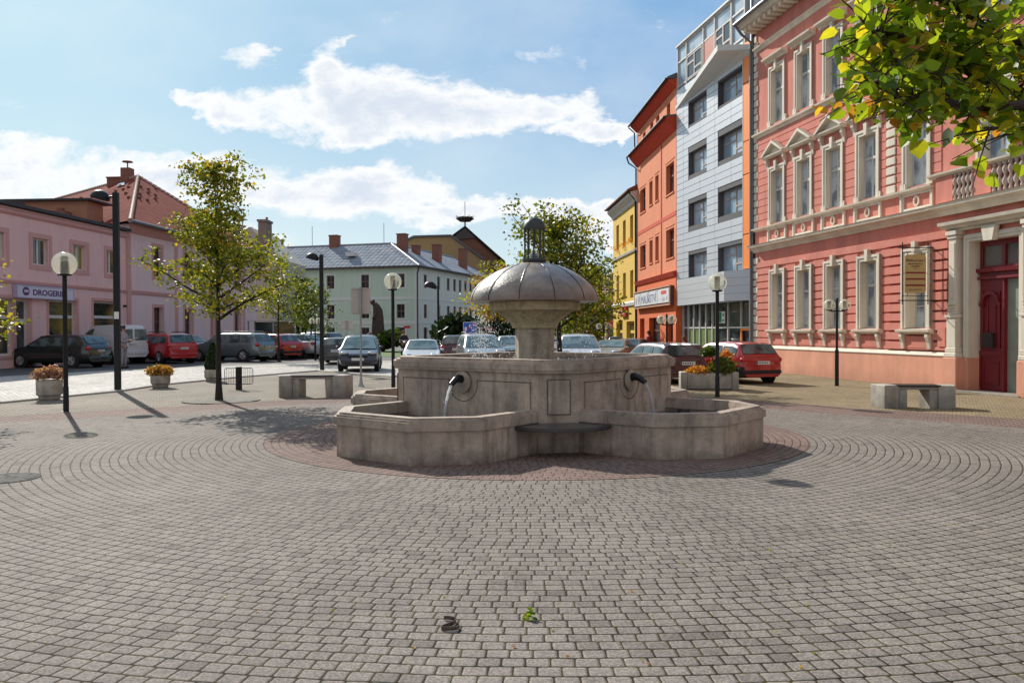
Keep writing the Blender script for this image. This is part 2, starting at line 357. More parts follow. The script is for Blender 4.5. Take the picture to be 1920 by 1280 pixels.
# ------------------------------------------------------------------ fountain
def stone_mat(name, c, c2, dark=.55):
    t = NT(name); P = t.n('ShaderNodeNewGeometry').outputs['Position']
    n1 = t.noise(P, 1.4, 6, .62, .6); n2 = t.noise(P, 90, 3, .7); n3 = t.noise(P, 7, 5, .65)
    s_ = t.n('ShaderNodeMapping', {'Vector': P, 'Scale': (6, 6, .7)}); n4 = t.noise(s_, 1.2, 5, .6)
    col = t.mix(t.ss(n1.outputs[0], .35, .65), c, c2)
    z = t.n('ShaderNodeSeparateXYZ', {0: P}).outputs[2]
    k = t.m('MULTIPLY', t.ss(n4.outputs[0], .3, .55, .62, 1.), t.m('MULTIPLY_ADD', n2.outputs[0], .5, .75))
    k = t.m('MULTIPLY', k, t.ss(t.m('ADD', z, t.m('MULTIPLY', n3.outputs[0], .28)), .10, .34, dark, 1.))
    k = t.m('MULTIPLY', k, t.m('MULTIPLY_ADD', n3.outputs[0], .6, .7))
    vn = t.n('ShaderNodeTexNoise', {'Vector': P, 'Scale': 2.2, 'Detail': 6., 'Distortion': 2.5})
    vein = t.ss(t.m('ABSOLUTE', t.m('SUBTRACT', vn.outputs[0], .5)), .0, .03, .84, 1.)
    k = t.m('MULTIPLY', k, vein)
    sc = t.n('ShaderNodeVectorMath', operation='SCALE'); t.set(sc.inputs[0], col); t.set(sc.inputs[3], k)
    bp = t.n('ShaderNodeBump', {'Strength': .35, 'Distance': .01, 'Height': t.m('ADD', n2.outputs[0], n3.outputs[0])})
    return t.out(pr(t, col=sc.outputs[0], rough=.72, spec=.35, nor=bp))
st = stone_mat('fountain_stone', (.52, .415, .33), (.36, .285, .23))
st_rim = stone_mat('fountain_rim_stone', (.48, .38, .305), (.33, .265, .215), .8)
wet = stone_mat('wet_stone', (.62, .50, .32), (.46, .38, .22), 1.)
groove = M('panel_groove', (.10, .075, .06), .9, .3)
fo = thing('fountain', 'octagonal stone fountain with four low basins under a ribbed mushroom dome', 'fountain', (FC.x, FC.y, .022), FR)
def chsq(a, c):   # square (diamond) with cut corners, a = corner apothem, c = half cut
    return [(-c, -a), (c, -a), (a, -c), (a, c), (c, a), (-c, a), (-a, c), (-a, -c)]
def ringwall(mb, po, pi_, z0, z1, mi=0):
    n = len(po)
    vs = [(x, y, z0) for x, y in po]+[(x, y, z1) for x, y in po]+[(x, y, z1) for x, y in pi_]+[(x, y, z0) for x, y in pi_]
    fs = []
    for i in range(n):
        j = (i+1) % n
        fs += [(i, j, n+j, n+i), (n+i, n+j, 2*n+j, 2*n+i), (2*n+i, 2*n+j, 3*n+j, 3*n+i), (3*n+i, 3*n+j, j, i)]
    mb.add(vs, fs, mi)
m = MB()
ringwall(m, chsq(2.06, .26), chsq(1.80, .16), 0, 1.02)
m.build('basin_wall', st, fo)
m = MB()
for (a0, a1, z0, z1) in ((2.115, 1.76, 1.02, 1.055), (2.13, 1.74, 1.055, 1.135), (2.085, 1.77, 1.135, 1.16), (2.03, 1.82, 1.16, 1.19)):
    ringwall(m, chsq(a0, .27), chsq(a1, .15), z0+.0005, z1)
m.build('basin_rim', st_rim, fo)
m = MB(); m.add([(x, y, .98) for x, y in chsq(1.79, .15)], [tuple(range(8))])
t = NT('water'); P = t.n('ShaderNodeNewGeometry').outputs['Position']
wn = t.noise(P, 14, 3, .6, .5); bp = t.n('ShaderNodeBump', {'Strength': .5, 'Distance': .03, 'Height': wn.outputs[0]})
m_water = t.out(pr(t, col=(.04, .05, .045), rough=.05, spec=.6, nor=bp))
m.build('water_surface', m_water, fo)
# faces: s along face, t outward. four faces at 45 deg
def facexf(k):
    a = pi/4+k*pi/2+pi          # outward direction of face k in fountain frame (k=0 left-front)
    n = Vector((cos(a), sin(a), 0)); s_ = Vector((-n.y, n.x, 0))
    return Matrix(((s_.x, n.x, 0, 0), (s_.y, n.y, 0, 0), (0, 0, 1, 0), (0, 0, 0, 1)))
FT = (2.06+.26)/sqrt(2)        # distance of the face plane
HL = (2.06-.26)/sqrt(2)        # half length of the face
steel_d = M('spout_metal', (.03, .032, .035), .3, .2, metal=.7)
jetm = None
t = NT('white_water'); b = pr(t, col=(.9, .93, .95), rough=.08, trans=.75, ior=1.33, spec=.8); 
dfw = t.n('ShaderNodeBsdfTranslucent', {0: (.95, .97, 1., 1)}); mx = t.n('ShaderNodeMixShader', {0: .55, 1: b, 2: dfw}); jetm = t.out(mx)
rnd = random.Random(3)
for k in range(4):
    X = facexf(k)
    # panel mouldings (thin proud slabs leaving grooves)
    m = MB(); z0, z1 = .06, .94; w = HL-.12
    def frame(mb, x0, x1, za, zb, g=.012):
        for (a, b_, c, d) in ((x0, x1, zb-g, zb), (x0, x1, za, za+g), (x0, x0+g, za+g, zb-g), (x1-g, x1, za+g, zb-g)):
            mb.box(a, b_, FT+.001, FT+.004, c, d)
    # recessed look: raised fields either side of the round boss
    pts = [(-w, .10), (w, .10), (w, .90), (.26, .90)]+[(.26*cos(a), .87+.26*sin(a)) for a in [-(pi*j/12) for j in range(1, 12)]]+[(-.26, .90), (-w, .90)]
    m.prismxz([(x, z) for x, z in pts], FT, FT+.014)
    m.xf(X); m.build('wall_panel', st, fo)
    m = MB()
    for j in range(len(pts)):
        (x0, zz0), (x1, zz1) = pts[j], pts[(j+1) % len(pts)]
        d = Vector((x1-x0, zz1-zz0)).normalized(); nn = Vector((d.y, -d.x))*.011
        m.quad((x0-nn.x*0-d.x*.008, FT+.0155, zz0-d.y*.008), (x1+d.x*.008, FT+.0155, zz1+d.y*.008), (x1+d.x*.008-nn.x, FT+.0155, zz1+d.y*.008-nn.y), (x0-d.x*.008-nn.x, FT+.0155, zz0-d.y*.008-nn.y))
    m.xf(X); m.build('panel_groove', groove, fo)
    m = MB(); s0 = 0
    ds = [(x*.0, 0, 0) for x in ()]
    m.lathe([(.13, 0), (.15, .012), (.15, .03), (.10, .045), (.06, .05)], 24)
    m.xf(X @ Matrix.Translation((0, FT+.005, .87)) @ Matrix.Rotation(-pi/2, 4, 'X')); m.build('spout_boss', st_rim, fo, smooth=True, ang=40)
    sp_ = MB(); sp_.tube([(0, FT, .90), (0, FT+.10, .92), (0, FT+.17, .90), (0, FT+.26, .84)], [.06, .055, .045, .035], 12)
    sp_.xf(X); sp_.build('water_spout', steel_d, fo, smooth=True)
    jt = MB(); pts_ = []
    v0 = .62
    for j in range(15):
        tt = j*.0185; pts_.append((rnd.uniform(-.004, .004), FT+.25+v0*tt, .835-.5*tt-4.9*tt*tt))
    rr = [.019+.006*rnd.random()-.0004*j for j in range(15)]
    jt.tube(pts_, rr, 7)
    for j in range(26):
        q = rnd.choice(pts_[5:]); jt.ell((q[0]+rnd.gauss(0, .014), q[1]+rnd.gauss(0, .014), q[2]+rnd.gauss(0, .02)), [rnd.uniform(.004, .009)]*3, 6, 4)
    jt.xf(X); jt.build('water_jet', jetm, fo, smooth=True)
    # low basin
    d1, ch = 1.10, .62
    out = [(HL, FT-.02), (HL, FT+d1), (HL-ch, FT+d1+ch), (-HL+ch, FT+d1+ch), (-HL, FT+d1), (-HL, FT-.02)]
    def off(e): 
        c = e*math.tan(pi/8); return [(HL-e, FT-.02), (HL-e, FT+d1-c*1.0), (HL-ch-c, FT+d1+ch-e), (-HL+ch+c, FT+d1+ch-e), (-HL+e, FT+d1-c*1.0), (-HL+e, FT-.02)]
    def openwall(mb, o, i, z0, z1):
        n = len(o); vs = [(x, y, z0) for x, y in o]+[(x, y, z1) for x, y in o]+[(x, y, z1) for x, y in i]+[(x, y, z0) for x, y in i]; fs = []
        for a in range(n-1):
            fs += [(a, n+a, n+a+1, a+1), (n+a, 2*n+a, 2*n+a+1, n+a+1), (2*n+a, 3*n+a, 3*n+a+1, 2*n+a+1), (3*n+a, a, a+1, 3*n+a+1)]
        mb.add(vs, fs)
    b = MB(); openwall(b, off(.03), off(.19), 0, .40); b.xf(X); b.build('low_basin_wall', st, fo)
    b = MB()
    for e0, e1, z0, z1 in ((.0, .22, .40, .50), (.03, .21, .5005, .525), (.065, .20, .5255, .55)): openwall(b, off(e0), off(e1), z0, z1)
    b.xf(X); b.build('low_basin_rim', st_rim, fo)
    b = MB(); o_ = off(.18); b.add([(x, y, .36) for x, y in o_], [tuple(range(6))]); b.xf(X); b.build('low_basin_water', m_water, fo)
# corner panels + half round dark slabs
m_slab = M('dark_granite', (.055, .05, .052), .28, .25, 20, 150, .08, spec=.6)
for k in range(4):
    a = k*pi/2; Rz = Matrix.Rotation(a, 4, 'Z')
    m = MB(); m.box(-.14, .14, -2.074, -2.055, .50, .93); m.xf(Rz); m.build('corner_panel', st, fo)
    m = MB()
    for (x0, x1, z0, z1) in ((-.15, .15, .93, .94), (-.15, .15, .49, .50), (-.15, -.14, .5, .93), (.14, .15, .5, .93)): m.box(x0, x1, -2.078, -2.055, z0, z1)
    m.xf(Rz); m.build('panel_groove', groove, fo)
    m = MB()
    pl = [(.70*cos(pi+pi*j/20), -2.07+.60*sin(pi+pi*j/20)) for j in range(21)]
    m.prism(pl, .35, .385); m.prism([(x*.97, -2.07+(y+2.07)*.97) for x, y in pl], .331, .3495)
    m.xf(Rz); m.build('corner_ledge', m_slab, fo)
# pedestal, flared capital, dome
m = MB(); m.lathe([(.30, .9), (.30, 1.6)], 8, ph=pi/8+.1); m.build('pedestal', stone_mat('pedestal_stone', (.60, .50, .38), (.24, .19, .14), 1.), fo)
prof = [(.30, 1.60), (.345, 1.603), (.345, 1.63), (.372, 1.68), (.43, 1.74), (.51, 1.80), (.575, 1.845), (.625, 1.862), (.69, 1.87), (.70, 1.985), (.70, 1.99)]
m = MB(); m.lathe(prof, 48); m.build('capital', wet, fo, smooth=True, ang=30)
def dome_r(k):   # 0..1
    return None
t = NT('wet_dome'); P = t.n('ShaderNodeTexCoord').outputs['Object']
n1 = t.noise(P, 2.5, 5, .6); n2 = t.noise(P, 38, 4, .6, .8); n3 = t.noise(P, 9, 4, .6)
cc = t.mix(t.ss(n1.outputs[0], .35, .65), (.15, .118, .098), (.30, .24, .20))
z = t.n('ShaderNodeSeparateXYZ', {0: P}).outputs[2]
cc = t.mix(t.ss(t.m('ADD', z, t.m('MULTIPLY', n3.outputs[0], .12)), 2.03, 2.2, .7, 0.), cc, (.17, .085, .05))
bp = t.n('ShaderNodeBump', {'Strength': .55, 'Distance': .012, 'Height': t.m('ADD', n2.outputs[0], n3.outputs[0])})
m_dome = t.out(pr(t, col=cc, rough=t.m('MULTIPLY_ADD', n3.outputs[0], .4, .25), spec=.5, nor=bp, coat=.5, cr=.14))
m = MB(); NS = 12; per = 8; RD = .975; HD = .62
rings = []
DT = [(0, .975, 0), (.05, .974, .03), (.14, .957, .10), (.25, .92, .18), (.40, .84, .275), (.55, .73, .37), (.68, .605, .45), (.80, .47, .51), (.90, .32, .56), (1., .15, .60)]
def dprof(q): return lerp_t([(a, b) for a, b, c in DT], q), 2.0+lerp_t([(a, c) for a, b, c in DT], q)
def lerp_t(tab, x):
    for (a, b), (c, d) in zip(tab[:-1], tab[1:]):
        if x <= c: return b+(d-b)*(x-a)/(c-a)
    return tab[-1][1]
qs = [a for a, b, c in DT]
vs = []; fs = []; n = NS*per
pr_ = [(.70, 1.992, 0), (.93, 1.992, 0), (RD-.005, 1.997, 0)]+[(dprof(q)[0], dprof(q)[1], 1) for q in qs]
for r, z, g in pr_:
    for k in range(n):
        ph = (k % per)/per; bul = (1-abs(2*ph-1)**3)*.007*g*(.25+r/RD) if g else 0.
        a = 2*pi*k/n+.15; vs.append(((r+bul)*cos(a), (r+bul)*sin(a), z+bul*.5))
for i in range(len(pr_)-1):
    for k in range(n): fs.append((i*n+k, i*n+(k+1) % n, (i+1)*n+(k+1) % n, (i+1)*n+k))
m.add(vs, fs); m.build('dome', m_dome, fo, smooth=True, ang=60)
m = MB()
for k in range(NS):
    a = 2*pi*k/NS+.15; m.tube([(dprof(q)[0]*cos(a)*1.003, dprof(q)[0]*sin(a)*1.003, dprof(q)[1]+.002) for q in qs[:-1]], .006, 5)
m.build('dome_seams', M('dome_seam', (.03, .022, .02), .3, .2), fo, smooth=True)
iron = M('lantern_iron', (.06, .065, .06), .45, .25, metal=.5)
cg = MB(); cg.lathe([(.15, 2.60), (.185, 2.61), (.185, 2.65), (.14, 2.66)], 24); 
ca = inst('lantern', cg.mesh('lantern_base', iron, True, 40), fo)
m = MB()
for k in range(10):
    a = 2*pi*k/10+.1; m.cyl(.15*cos(a), .15*sin(a), 2.655, 3.10, .011, n=8)
m.build('lantern_bars', iron, fo, smooth=True)
m = MB(); m.lathe([(.14, 3.095), (.172, 3.10), (.175, 3.125)]+[(.168*cos(a), 3.125+.16*sin(a)) for a in [pi/2*j/8*.99 for j in range(1, 9)]], 24); m.build('lantern_cap', iron, fo, smooth=True, ang=50)
m = MB()
for j in range(34): 
    a = rnd.random()*6.28; r_ = rnd.random()*.06; m.ell((r_*cos(a), r_*sin(a), 2.68+rnd.random()*.13*(1-r_/.07)), [rnd.uniform(.012, .03)]*2+[rnd.uniform(.02, .045)], 6, 5)
m.build('bubbling_water', jetm, fo, smooth=True)
# falling drops from the dome edge: nobody could count them
m = MB()
for j in range(1500):
    a = rnd.random()*2*pi
    if rnd.random() < .55: a = pi+rnd.gauss(.1, .5)
    z = 1.98-rnd.random()**.8*.98; fall = sqrt(max(0, 2*(1.98-z)/9.8)); r_ = .95-rnd.random()*.22+fall*.12*rnd.random()
    s_ = rnd.uniform(.0025, .0062); m.ell((r_*cos(a), r_*sin(a), z), [s_, s_, s_*rnd.uniform(1., 2.4)], 5, 4)
for j in range(300):
    a = rnd.random()*2*pi; r_ = rnd.uniform(.75, 1.15); s_ = rnd.uniform(.004, .009); m.ell((r_*cos(a), r_*sin(a), 1.0+abs(rnd.gauss(0, .07))), [s_, s_, s_*1.5], 5, 4)
dr = m.build('falling_water_drops', jetm, smooth=True, loc=(FC.x, FC.y, .022)); dr.rotation_euler = (0, 0, FR)
tag(dr, 'bright water drops falling from the dome rim into the fountain', 'water drops', kind='stuff')
# ------------------------------------------------------------------ street furniture
blk = M('black_paint', (.012, .012, .013), .5, .3, metal=0., spec=.3)
conc = M('concrete', (.34, .30, .26), .85, .25, 4, 70, .35, dirt=.35)
conc_w = M('washed_concrete', (.46, .42, .36), .85, .3, 5, 60, .4, dirt=.45, streak=.3)
galv = M('galvanised_steel', (.36, .37, .38), .45, .2, metal=.6)
t = NT('globe_acrylic'); fr = t.n('ShaderNodeLayerWeight', {'Blend': .35})
gl = pr(t, col=(.85, .85, .78), rough=.08, trans=0, spec=.6); tp_ = t.n('ShaderNodeBsdfTransparent', {0: (.93, .94, .88, 1)})
tl = t.n('ShaderNodeBsdfTranslucent', {0: (.9, .88, .78, 1)}); mx0 = t.n('ShaderNodeMixShader', {0: .6, 1: gl, 2: tl})
mx = t.n('ShaderNodeMixShader', {0: t.ss(fr.outputs['Facing'], .05, .9, .22, .85), 1: tp_, 2: mx0}); m_globe = t.out(mx)
m_louv = M('louvre', (.16, .14, .11), .4, .2, metal=.6)
def globe(par, x, z, r):
    m = MB(); m.ell((x, 0, z), (r, r, r), 28, 16); g = m.build('globe', m_globe, par, smooth=True, ang=80)
    m = MB()
    for i in range(9):
        zz = z-r*.72+i*r*.155; m.lathe([(r*.30, zz), (r*.36, zz+r*.03), (r*.36, zz+r*.06), (r*.30, zz+r*.09)], 16, c=(x, 0))
    m.lathe([(r*.27, z-r*.75), (r*.27, z+r*.66)], 14, c=(x, 0))
    m.build('louvre', m_louv, g, smooth=True, ang=30)
    m = MB(); m.lathe([(r*.25, z-r*1.02), (r*.55, z-r*.98), (r*.56, z-r*.86), (r*.45, z-r*.80)], 20, c=(x, 0)); m.build('globe_holder', blk, par, smooth=True, ang=30)
def globe_lamp(p, H, r, label):
    o = thing('globe_lamp', label, 'street lamp', p, 0, 'single globe lamps around the square')
    m = MB(); m.cyl(0, 0, 0, H-r, .046, .042, 16); m.lathe([(.09, 0), (.085, .012), (.055, .02), (.052, .5), (.047, .51)], 18); m.build('post', blk, o, smooth=True, ang=40)
    globe(o, 0, H, r); return o
globe_lamp(G(124, 772), 2.94, .235, 'globe lamp nearest the left edge, on a black post beside the dry flower planter')
globe_lamp(AT(737, 640, 21.6).xy.to_3d(), 2.87, .23, 'globe lamp rising behind the left corner of the fountain')
globe_lamp(G(1345, 745), 2.68, .215, 'globe lamp on a black post in front of the long concrete planter')
def double_lamp(p, H, r, gap, label, rot=0, zg=None):
    o = thing('double_globe_lamp', label, 'street lamp', p, rot, 'twin globe lamps')
    zg = zg or H-.15
    m = MB(); m.cyl(0, 0, 0, H*.42, .055, .052, 14); m.cyl(0, 0, H*.42, H, .034, .03, 12); m.ell((0, 0, H), (.035, .035, .05), 10, 6)
    m.tube([(-gap, 0, zg-r*1.0), (-gap*.5, 0, zg-r*1.15), (0, 0, zg-r*1.05), (gap*.5, 0, zg-r*1.15), (gap, 0, zg-r*1.0)], .018, 8); m.build('post', blk, o, smooth=True, ang=40)
    globe(o, -gap, zg, r); globe(o, gap, zg, r); return o
double_lamp(G(1569, 724), 2.40, .155, .215, 'twin globe lamp on a short black post by the pink facade')
double_lamp(AT(1250, 640, 29).xy.to_3d(), 2.1, .165, .185, 'twin globe lamp in front of the orange building', zg=1.93)
double_lamp(AT(1132, 640, 42).xy.to_3d(), 2.1, .16, .24, 'twin globe lamp far down the street behind the cars, near the red roofed house', zg=1.75)
double_lamp(AT(591, 640, 44).xy.to_3d(), 2.4, .17, .17, 'twin globe lamp beyond the parked cars near the green building', zg=2.1)
globe_lamp(AT(1106, 640, 50).xy.to_3d(), 1.75, .2, 'small globe lamp far away beside the tree behind the fountain')
def arc_lamp(p, H, R, dx, label, sticker=False):
    o = thing('street_lamp', label, 'street lamp', p, 0, 'tall black street lamps with dome heads')
    m = MB(); m.bbox(-.075, .075, -.06, .06, 0, H, .012); m.lathe([(.13, 0), (.12, .02)], 16); m.build('pole', blk, o)
    m = MB(); m.tube([(0, 0, H-.1), (dx*.4, 0, H-.12)], .03, 8); m.build('arm', blk, o, smooth=True)
    m = MB(); m.lathe([(.02, -.04), (R*.9, -.03), (R, 0)]+[(R*cos(a), R*.92*sin(a)) for a in [pi/2*j/8*.99 for j in range(1, 9)]], 26)
    m.xf(Matrix.Translation((dx, 0, H-.16)) @ Matrix.Rotation(radians(14), 4, 'Y')); m.build('lamp_head', blk, o, smooth=True, ang=40)
    if sticker:
        m = MB(); m.box(-.05, .077, -.064, -.0625, 1.93, 2.12); m.build('sticker', M('white_sticker', (.75, .75, .72), .5, .05), o)
    return o
arc_lamp(G(221, 733), 5.3, .25, -.42, 'tallest black street lamp, with dome head, in front of the shop sign', True)
arc_lamp(G(604, 695), 4.6, .26, -.36, 'black street lamp with dome head just left of the blank sign backs')
arc_lamp(AT(822, 640, 62).xy.to_3d(), 4.95, .5, -.6, 'black street lamp with dome head in front of the corner of the green building')
m_plate = M('sign_back', (.52, .45, .42), .6, .12, metal=.1)
def sign_back(p, x0, x1, z0, z1, label, post_r=.03, foot=True):
    o = thing('road_sign', label, 'road sign', p)
    m = MB(); m.cyl(0, 0, 0, z1+.02, post_r, n=12)
    if foot: m.lathe([(.10, 0), (.09, .02), (.05, .10), (.036, .25)], 14)
    m.build('post', galv, o, smooth=True, ang=40)
    m = MB(); m.bbox(x0, x1, .034, .048, z0, z1, .004)
    for z in (z0+.02, z1-.03): m.box(x0+.04, x1-.04, .012, .033, z, z+.02)
    m.build('plate', m_plate, o)
    m = MB()
    for z in (z0+.01, z1-.04): m.lathe([(post_r+.001, z), (post_r+.014, z), (post_r+.014, z+.035), (post_r+.001, z+.035)], 12)
    m.build('clamp', galv, o); return o
sign_back(G(677, 725), -.28, .27, 2.06, 2.80, 'blank grey back of a tall road sign on a steel post by the left bench')
sign_back(AT(650, 640, 38).xy.to_3d(), -.26, .28, 1.62, 2.04, 'small grey sign back seen behind the tall sign, before the green building', foot=False)
# blue end-of-zone sign
p = AT(881, 640, 45); o = thing('road_sign', 'blue residential zone sign crossed by a red bar beside the falling water', 'road sign', (p.x, p.y, 0))
MB().cyl(0, .03, 0, 2.0, .03, n=10).build('post', galv, o)
MB().bbox(-.36, .36, -.02, 0, 1.42, 2.03, .005).build('plate', M('sign_blue', (.02, .10, .50), .35, .05), o)
m = MB(); wb = M('sign_white', (.8, .8, .8), .4, .05)
m.box(-.35, .35, -.023, -.0205, 2.0, 2.025); m.box(-.35, .35, -.023, -.0205, 1.425, 1.445); m.box(-.355, -.335, -.023, -.0205, 1.445, 2.0); m.box(.335, .355, -.023, -.0205, 1.445, 2.0)
m.prismxz([(-.28, 1.5), (-.16, 1.5), (-.16, 1.72), (-.22, 1.78), (-.28, 1.72)], -.023, -.0205); m.ell((0, -.021, 1.86), (.04, .004, .04), 8, 5); m.box(-.04, .04, -.024, -.021, 1.7, 1.82); m.box(.1, .24, -.023, -.0205, 1.54, 1.62)
m.build('pictogram', wb, o)
MB().prismxz([(-.34, 1.44), (-.27, 1.44), (.34, 2.01), (.27, 2.01)], -.027, -.0245).build('red_bar', M('sign_red', (.6, .02, .03), .4, .05), o)
p = AT(918, 640, 52); o = thing('road_sign', 'small red and white give way sign behind the falling water', 'road sign', (p.x, p.y, 0))
MB().cyl(0, .03, 0, 1.6, .03, n=8).build('post', galv, o)
MB().prismxz([(-.24, 1.72), (0, 1.3), (.24, 1.72)], -.01, .0).build('plate', MATS['sign_red'], o)
MB().prismxz([(-.15, 1.67), (0, 1.41), (.15, 1.67)], -.014, -.0105).build('plate_face', wb, o)
# benches
slat = M('bench_slats', (.035, .028, .03), .45, .3, 6, 60, .2, spec=.5)
def bench(p, L, H, rot, label):
    o = thing('bench', label, 'bench', p, rot, 'concrete benches on the square')
    for s_ in (-1, 1):
        m = MB(); m.bbox(-.15, .15, -.26, .26, 0, H, .014); m.xf(Matrix.Translation((s_*(L/2-.17), 0, 0)) @ Matrix.Rotation(s_*radians(-16), 4, 'Z')); m.build('end_block', conc_w, o)
        m = MB(); m.bbox(-.12, .12, -.20, .20, 0, H-.09, .012); m.xf(Matrix.Translation((s_*(L/2-.47), .02, 0)) @ Matrix.Rotation(s_*radians(14), 4, 'Z')); m.build('leg', conc_w, o)
    MB().bbox(-L/2+.34, L/2-.34, -.19, .21, H-.088, H-.03, .008).build('seat_slab', conc, o)
    m = MB()
    for k in range(5): m.bbox(-L/2+.33, L/2-.33, -.22+k*.092, -.14+k*.092, H-.028, H+.004, .006)
    m.build('seat', slat, o)
    return o
bench(G(589, 744), 1.72, .53, radians(2), 'concrete bench with dark slats left of the fountain')
bench(G(1716, 765), 1.5, .47, radians(-9), 'concrete bench with dark slats in front of the pink facade')
# rack with litter post
o = thing('bicycle_stand', 'black round post flanked by two wire racks beside the young tree', 'bicycle stand', G(448, 731), radians(6))
m = MB(); m.cyl(0, 0, 0, .60, .085, n=20); m.lathe([(.06, .6), (.088, .6), (.08, .63), (.05, .635)], 20); m.build('post', blk, o, smooth=True, ang=40)
for s_ in (-1, 1):
    m = MB(); xa, xb = s_*.09, s_*.37
    for z in (.16, .59): m.tube([(xa, 0, z), (xb-s_*.03, 0, z)], .010, 6)
    m.tube([(xb-s_*.03, 0, .16), (xb, 0, .19), (xb, 0, .56), (xb-s_*.03, 0, .59)], .010, 6)
    for k in range(1, 6): m.tube([(xa+(xb-xa)*k/6, 0, .16), (xa+(xb-xa)*k/6, 0, .59)], .005, 5)
    m.build('wire_rack', blk, o, smooth=True)
# bollard, folding board
p = G(7, 684); o = tag(MB().lathe([(.30, 0), (.27, .05), (.16, .3), (.125, .55), (.15, .8), (.2, .9), (.2, .93), (.1, .95)], 22).build('bollard', blk, smooth=True, loc=p, ang=40), 'black waisted bollard at the far left by the shop door', 'bollard')
p = G(33, 681); o = thing('pavement_board', 'folding board in a bent steel tube frame before the shop door', 'folding sign', p, radians(20))
m = MB()
for y in (-.22, .22): m.tube([(-.42, y, 0), (-.30, y*.3, .82), (-.22, y*.2, .95), (.22, y*.2, .95), (.30, y*.3, .82), (.42, y, 0)], .018, 8)
m.build('frame', M('chrome', (.6, .6, .62), .2, .1, metal=1.), o, smooth=True)
MB().box(-.2, .2, -.08, -.06, .45, .9).build('panel', M('board_lilac', (.45, .42, .6), .5, .2, 12), o)
# ------------------------------------------------------------------ foliage
R_ = [(0., (.06, .085, .012)), (.35, (.15, .19, .02)), (.62, (.32, .31, .03)), (.82, (.46, .34, .04)), (1., (.34, .14, .03))]
m_leaf = leaf_mat('linden_leaves', R_, .45)
m_leafn = leaf_mat('near_linden_leaves', [(0., (.05, .10, .012)), (.35, (.14, .24, .02)), (.65, (.33, .40, .025)), (.88, (.62, .50, .04)), (1., (.42, .16, .04))], .6)
m_leafg = leaf_mat('green_leaves', [(0., (.03, .06, .012)), (.6, (.07, .12, .02)), (1., (.17, .18, .03))], .35)
m_ever = leaf_mat('evergreen_needles', [(0., (.012, .03, .012)), (1., (.04, .07, .02))], .1)
bark = M('bark', (.03, .024, .02), .9, .35, 8, 50, .5)
def leaf_quads(mb, c, n, spread, size, rg, tb, droop=.3, flat=.6):
    for _ in range(n):
        p = Vector((rg.gauss(c[0], spread), rg.gauss(c[1], spread), rg.gauss(c[2], spread*flat)))
        a = Vector((rg.gauss(0, 1), rg.gauss(0, 1), rg.gauss(-droop, .5))).normalized()
        b = a.cross(Vector((rg.gauss(0, 1), rg.gauss(0, 1), rg.gauss(0, 1)))).normalized()
        s_ = size*rg.uniform(.6, 1.25); o = len(mb.v); w = b*s_*.45; nrm = a.cross(b)*s_*.12
        mb.v += [tuple(p), tuple(p+a*s_*.4+w+nrm), tuple(p+a*s_), tuple(p+a*s_*.4-w+nrm)]
        mb.f += [(o, o+1, o+2), (o, o+2, o+3)]; mb.mi += [0, 0]
        v = min(1, max(0, rg.gauss(tb, .2))); mb.tint += [v, v]
def tree(name, label, loc, H, z0, prof, nl, size, seed, mat=None, lean=(0, 0), tr=.06, per=14, tb=.45, group=None, cat='tree', twigs=5, limb_el=(.25, .7), spread=.16, crownonly=False):
    rg = random.Random(seed); root = thing(name, label, cat, loc, 0, group); br = MB(); lf = MB(); lf.tint = []
    def tp_(z): k = z/H; return Vector((lean[0]*k+.06*sin(3*k+seed), lean[1]*k+.05*cos(4*k+seed), z))
    zs = [H*.93*i/12 for i in range(13)]
    br.tube([tp_(z) for z in zs], [tr*(1-.86*(i/12)**.9)+(.35*tr if i == 0 else 0) for i in range(13)], 8)
    pl = [tp_(H*.90), tp_(H)+Vector((rg.gauss(0, .08), rg.gauss(0, .08), 0))]
    for i in range(nl):
        q = (i+rg.random()*.7)/nl; z = z0+(H*.97-z0)*q**1.05; Rr = prof(q)*rg.uniform(.72, 1.08)
        az = i*2.4+rg.uniform(-.4, .4); el = rg.uniform(*limb_el)+q*.35
        P0 = tp_(z); pts = [P0]; d = Vector((cos(az)*cos(el), sin(az)*cos(el), sin(el)))
        n = 6; L = Rr/cos(el*.7)/n
        for j in range(n):
            d = (d+Vector((rg.gauss(0, .14), rg.gauss(0, .14), -.05+rg.gauss(0, .08)))).normalized(); pts.append(pts[-1]+d*L)
        r0 = tr*(.45-.28*q)*max(.35, Rr/ max(.1, prof(.1))); br.tube(pts, [r0*(1-.85*j/n)+.003 for j in range(n+1)], 6)
        for j in range(1, n+1):
            for t_ in range((twigs if q < .5 else max(2, twigs-2)) if j > 1 else 1):
                sd_ = Vector((rg.gauss(0, 1), rg.gauss(0, 1), rg.gauss(.1, .5))).normalized()*rg.uniform(.12, .42)*min(1, Rr)
                e = pts[j]+sd_
                if rg.random() < .5: br.tube([pts[j], pts[j]+sd_*.5+Vector((0, 0, .03)), e], [r0*.25+.002, .003, .002], 4, cap=False)
                leaf_quads(lf, e, per, spread*min(1, Rr+.2), size, rg, tb+rg.gauss(0, .12))
    for e in pl: leaf_quads(lf, e, per, spread*.7, size, rg, tb)
    br.build('trunk', bark, root, smooth=True, ang=60)
    lf.build('crown', mat or m_leaf, root)
    return root
tree('linden_tree', 'young linden tree with thin yellow green crown standing in front of the parked cars', G(415, 752), 5.35, 1.8, lambda q: 1.38*(1-q)**.85+.34+.2*sin(q*9), 32, .085, 5, lean=(-.16, 0), tr=.075, per=10, tb=.40, group='young linden trees', twigs=6, spread=.095)
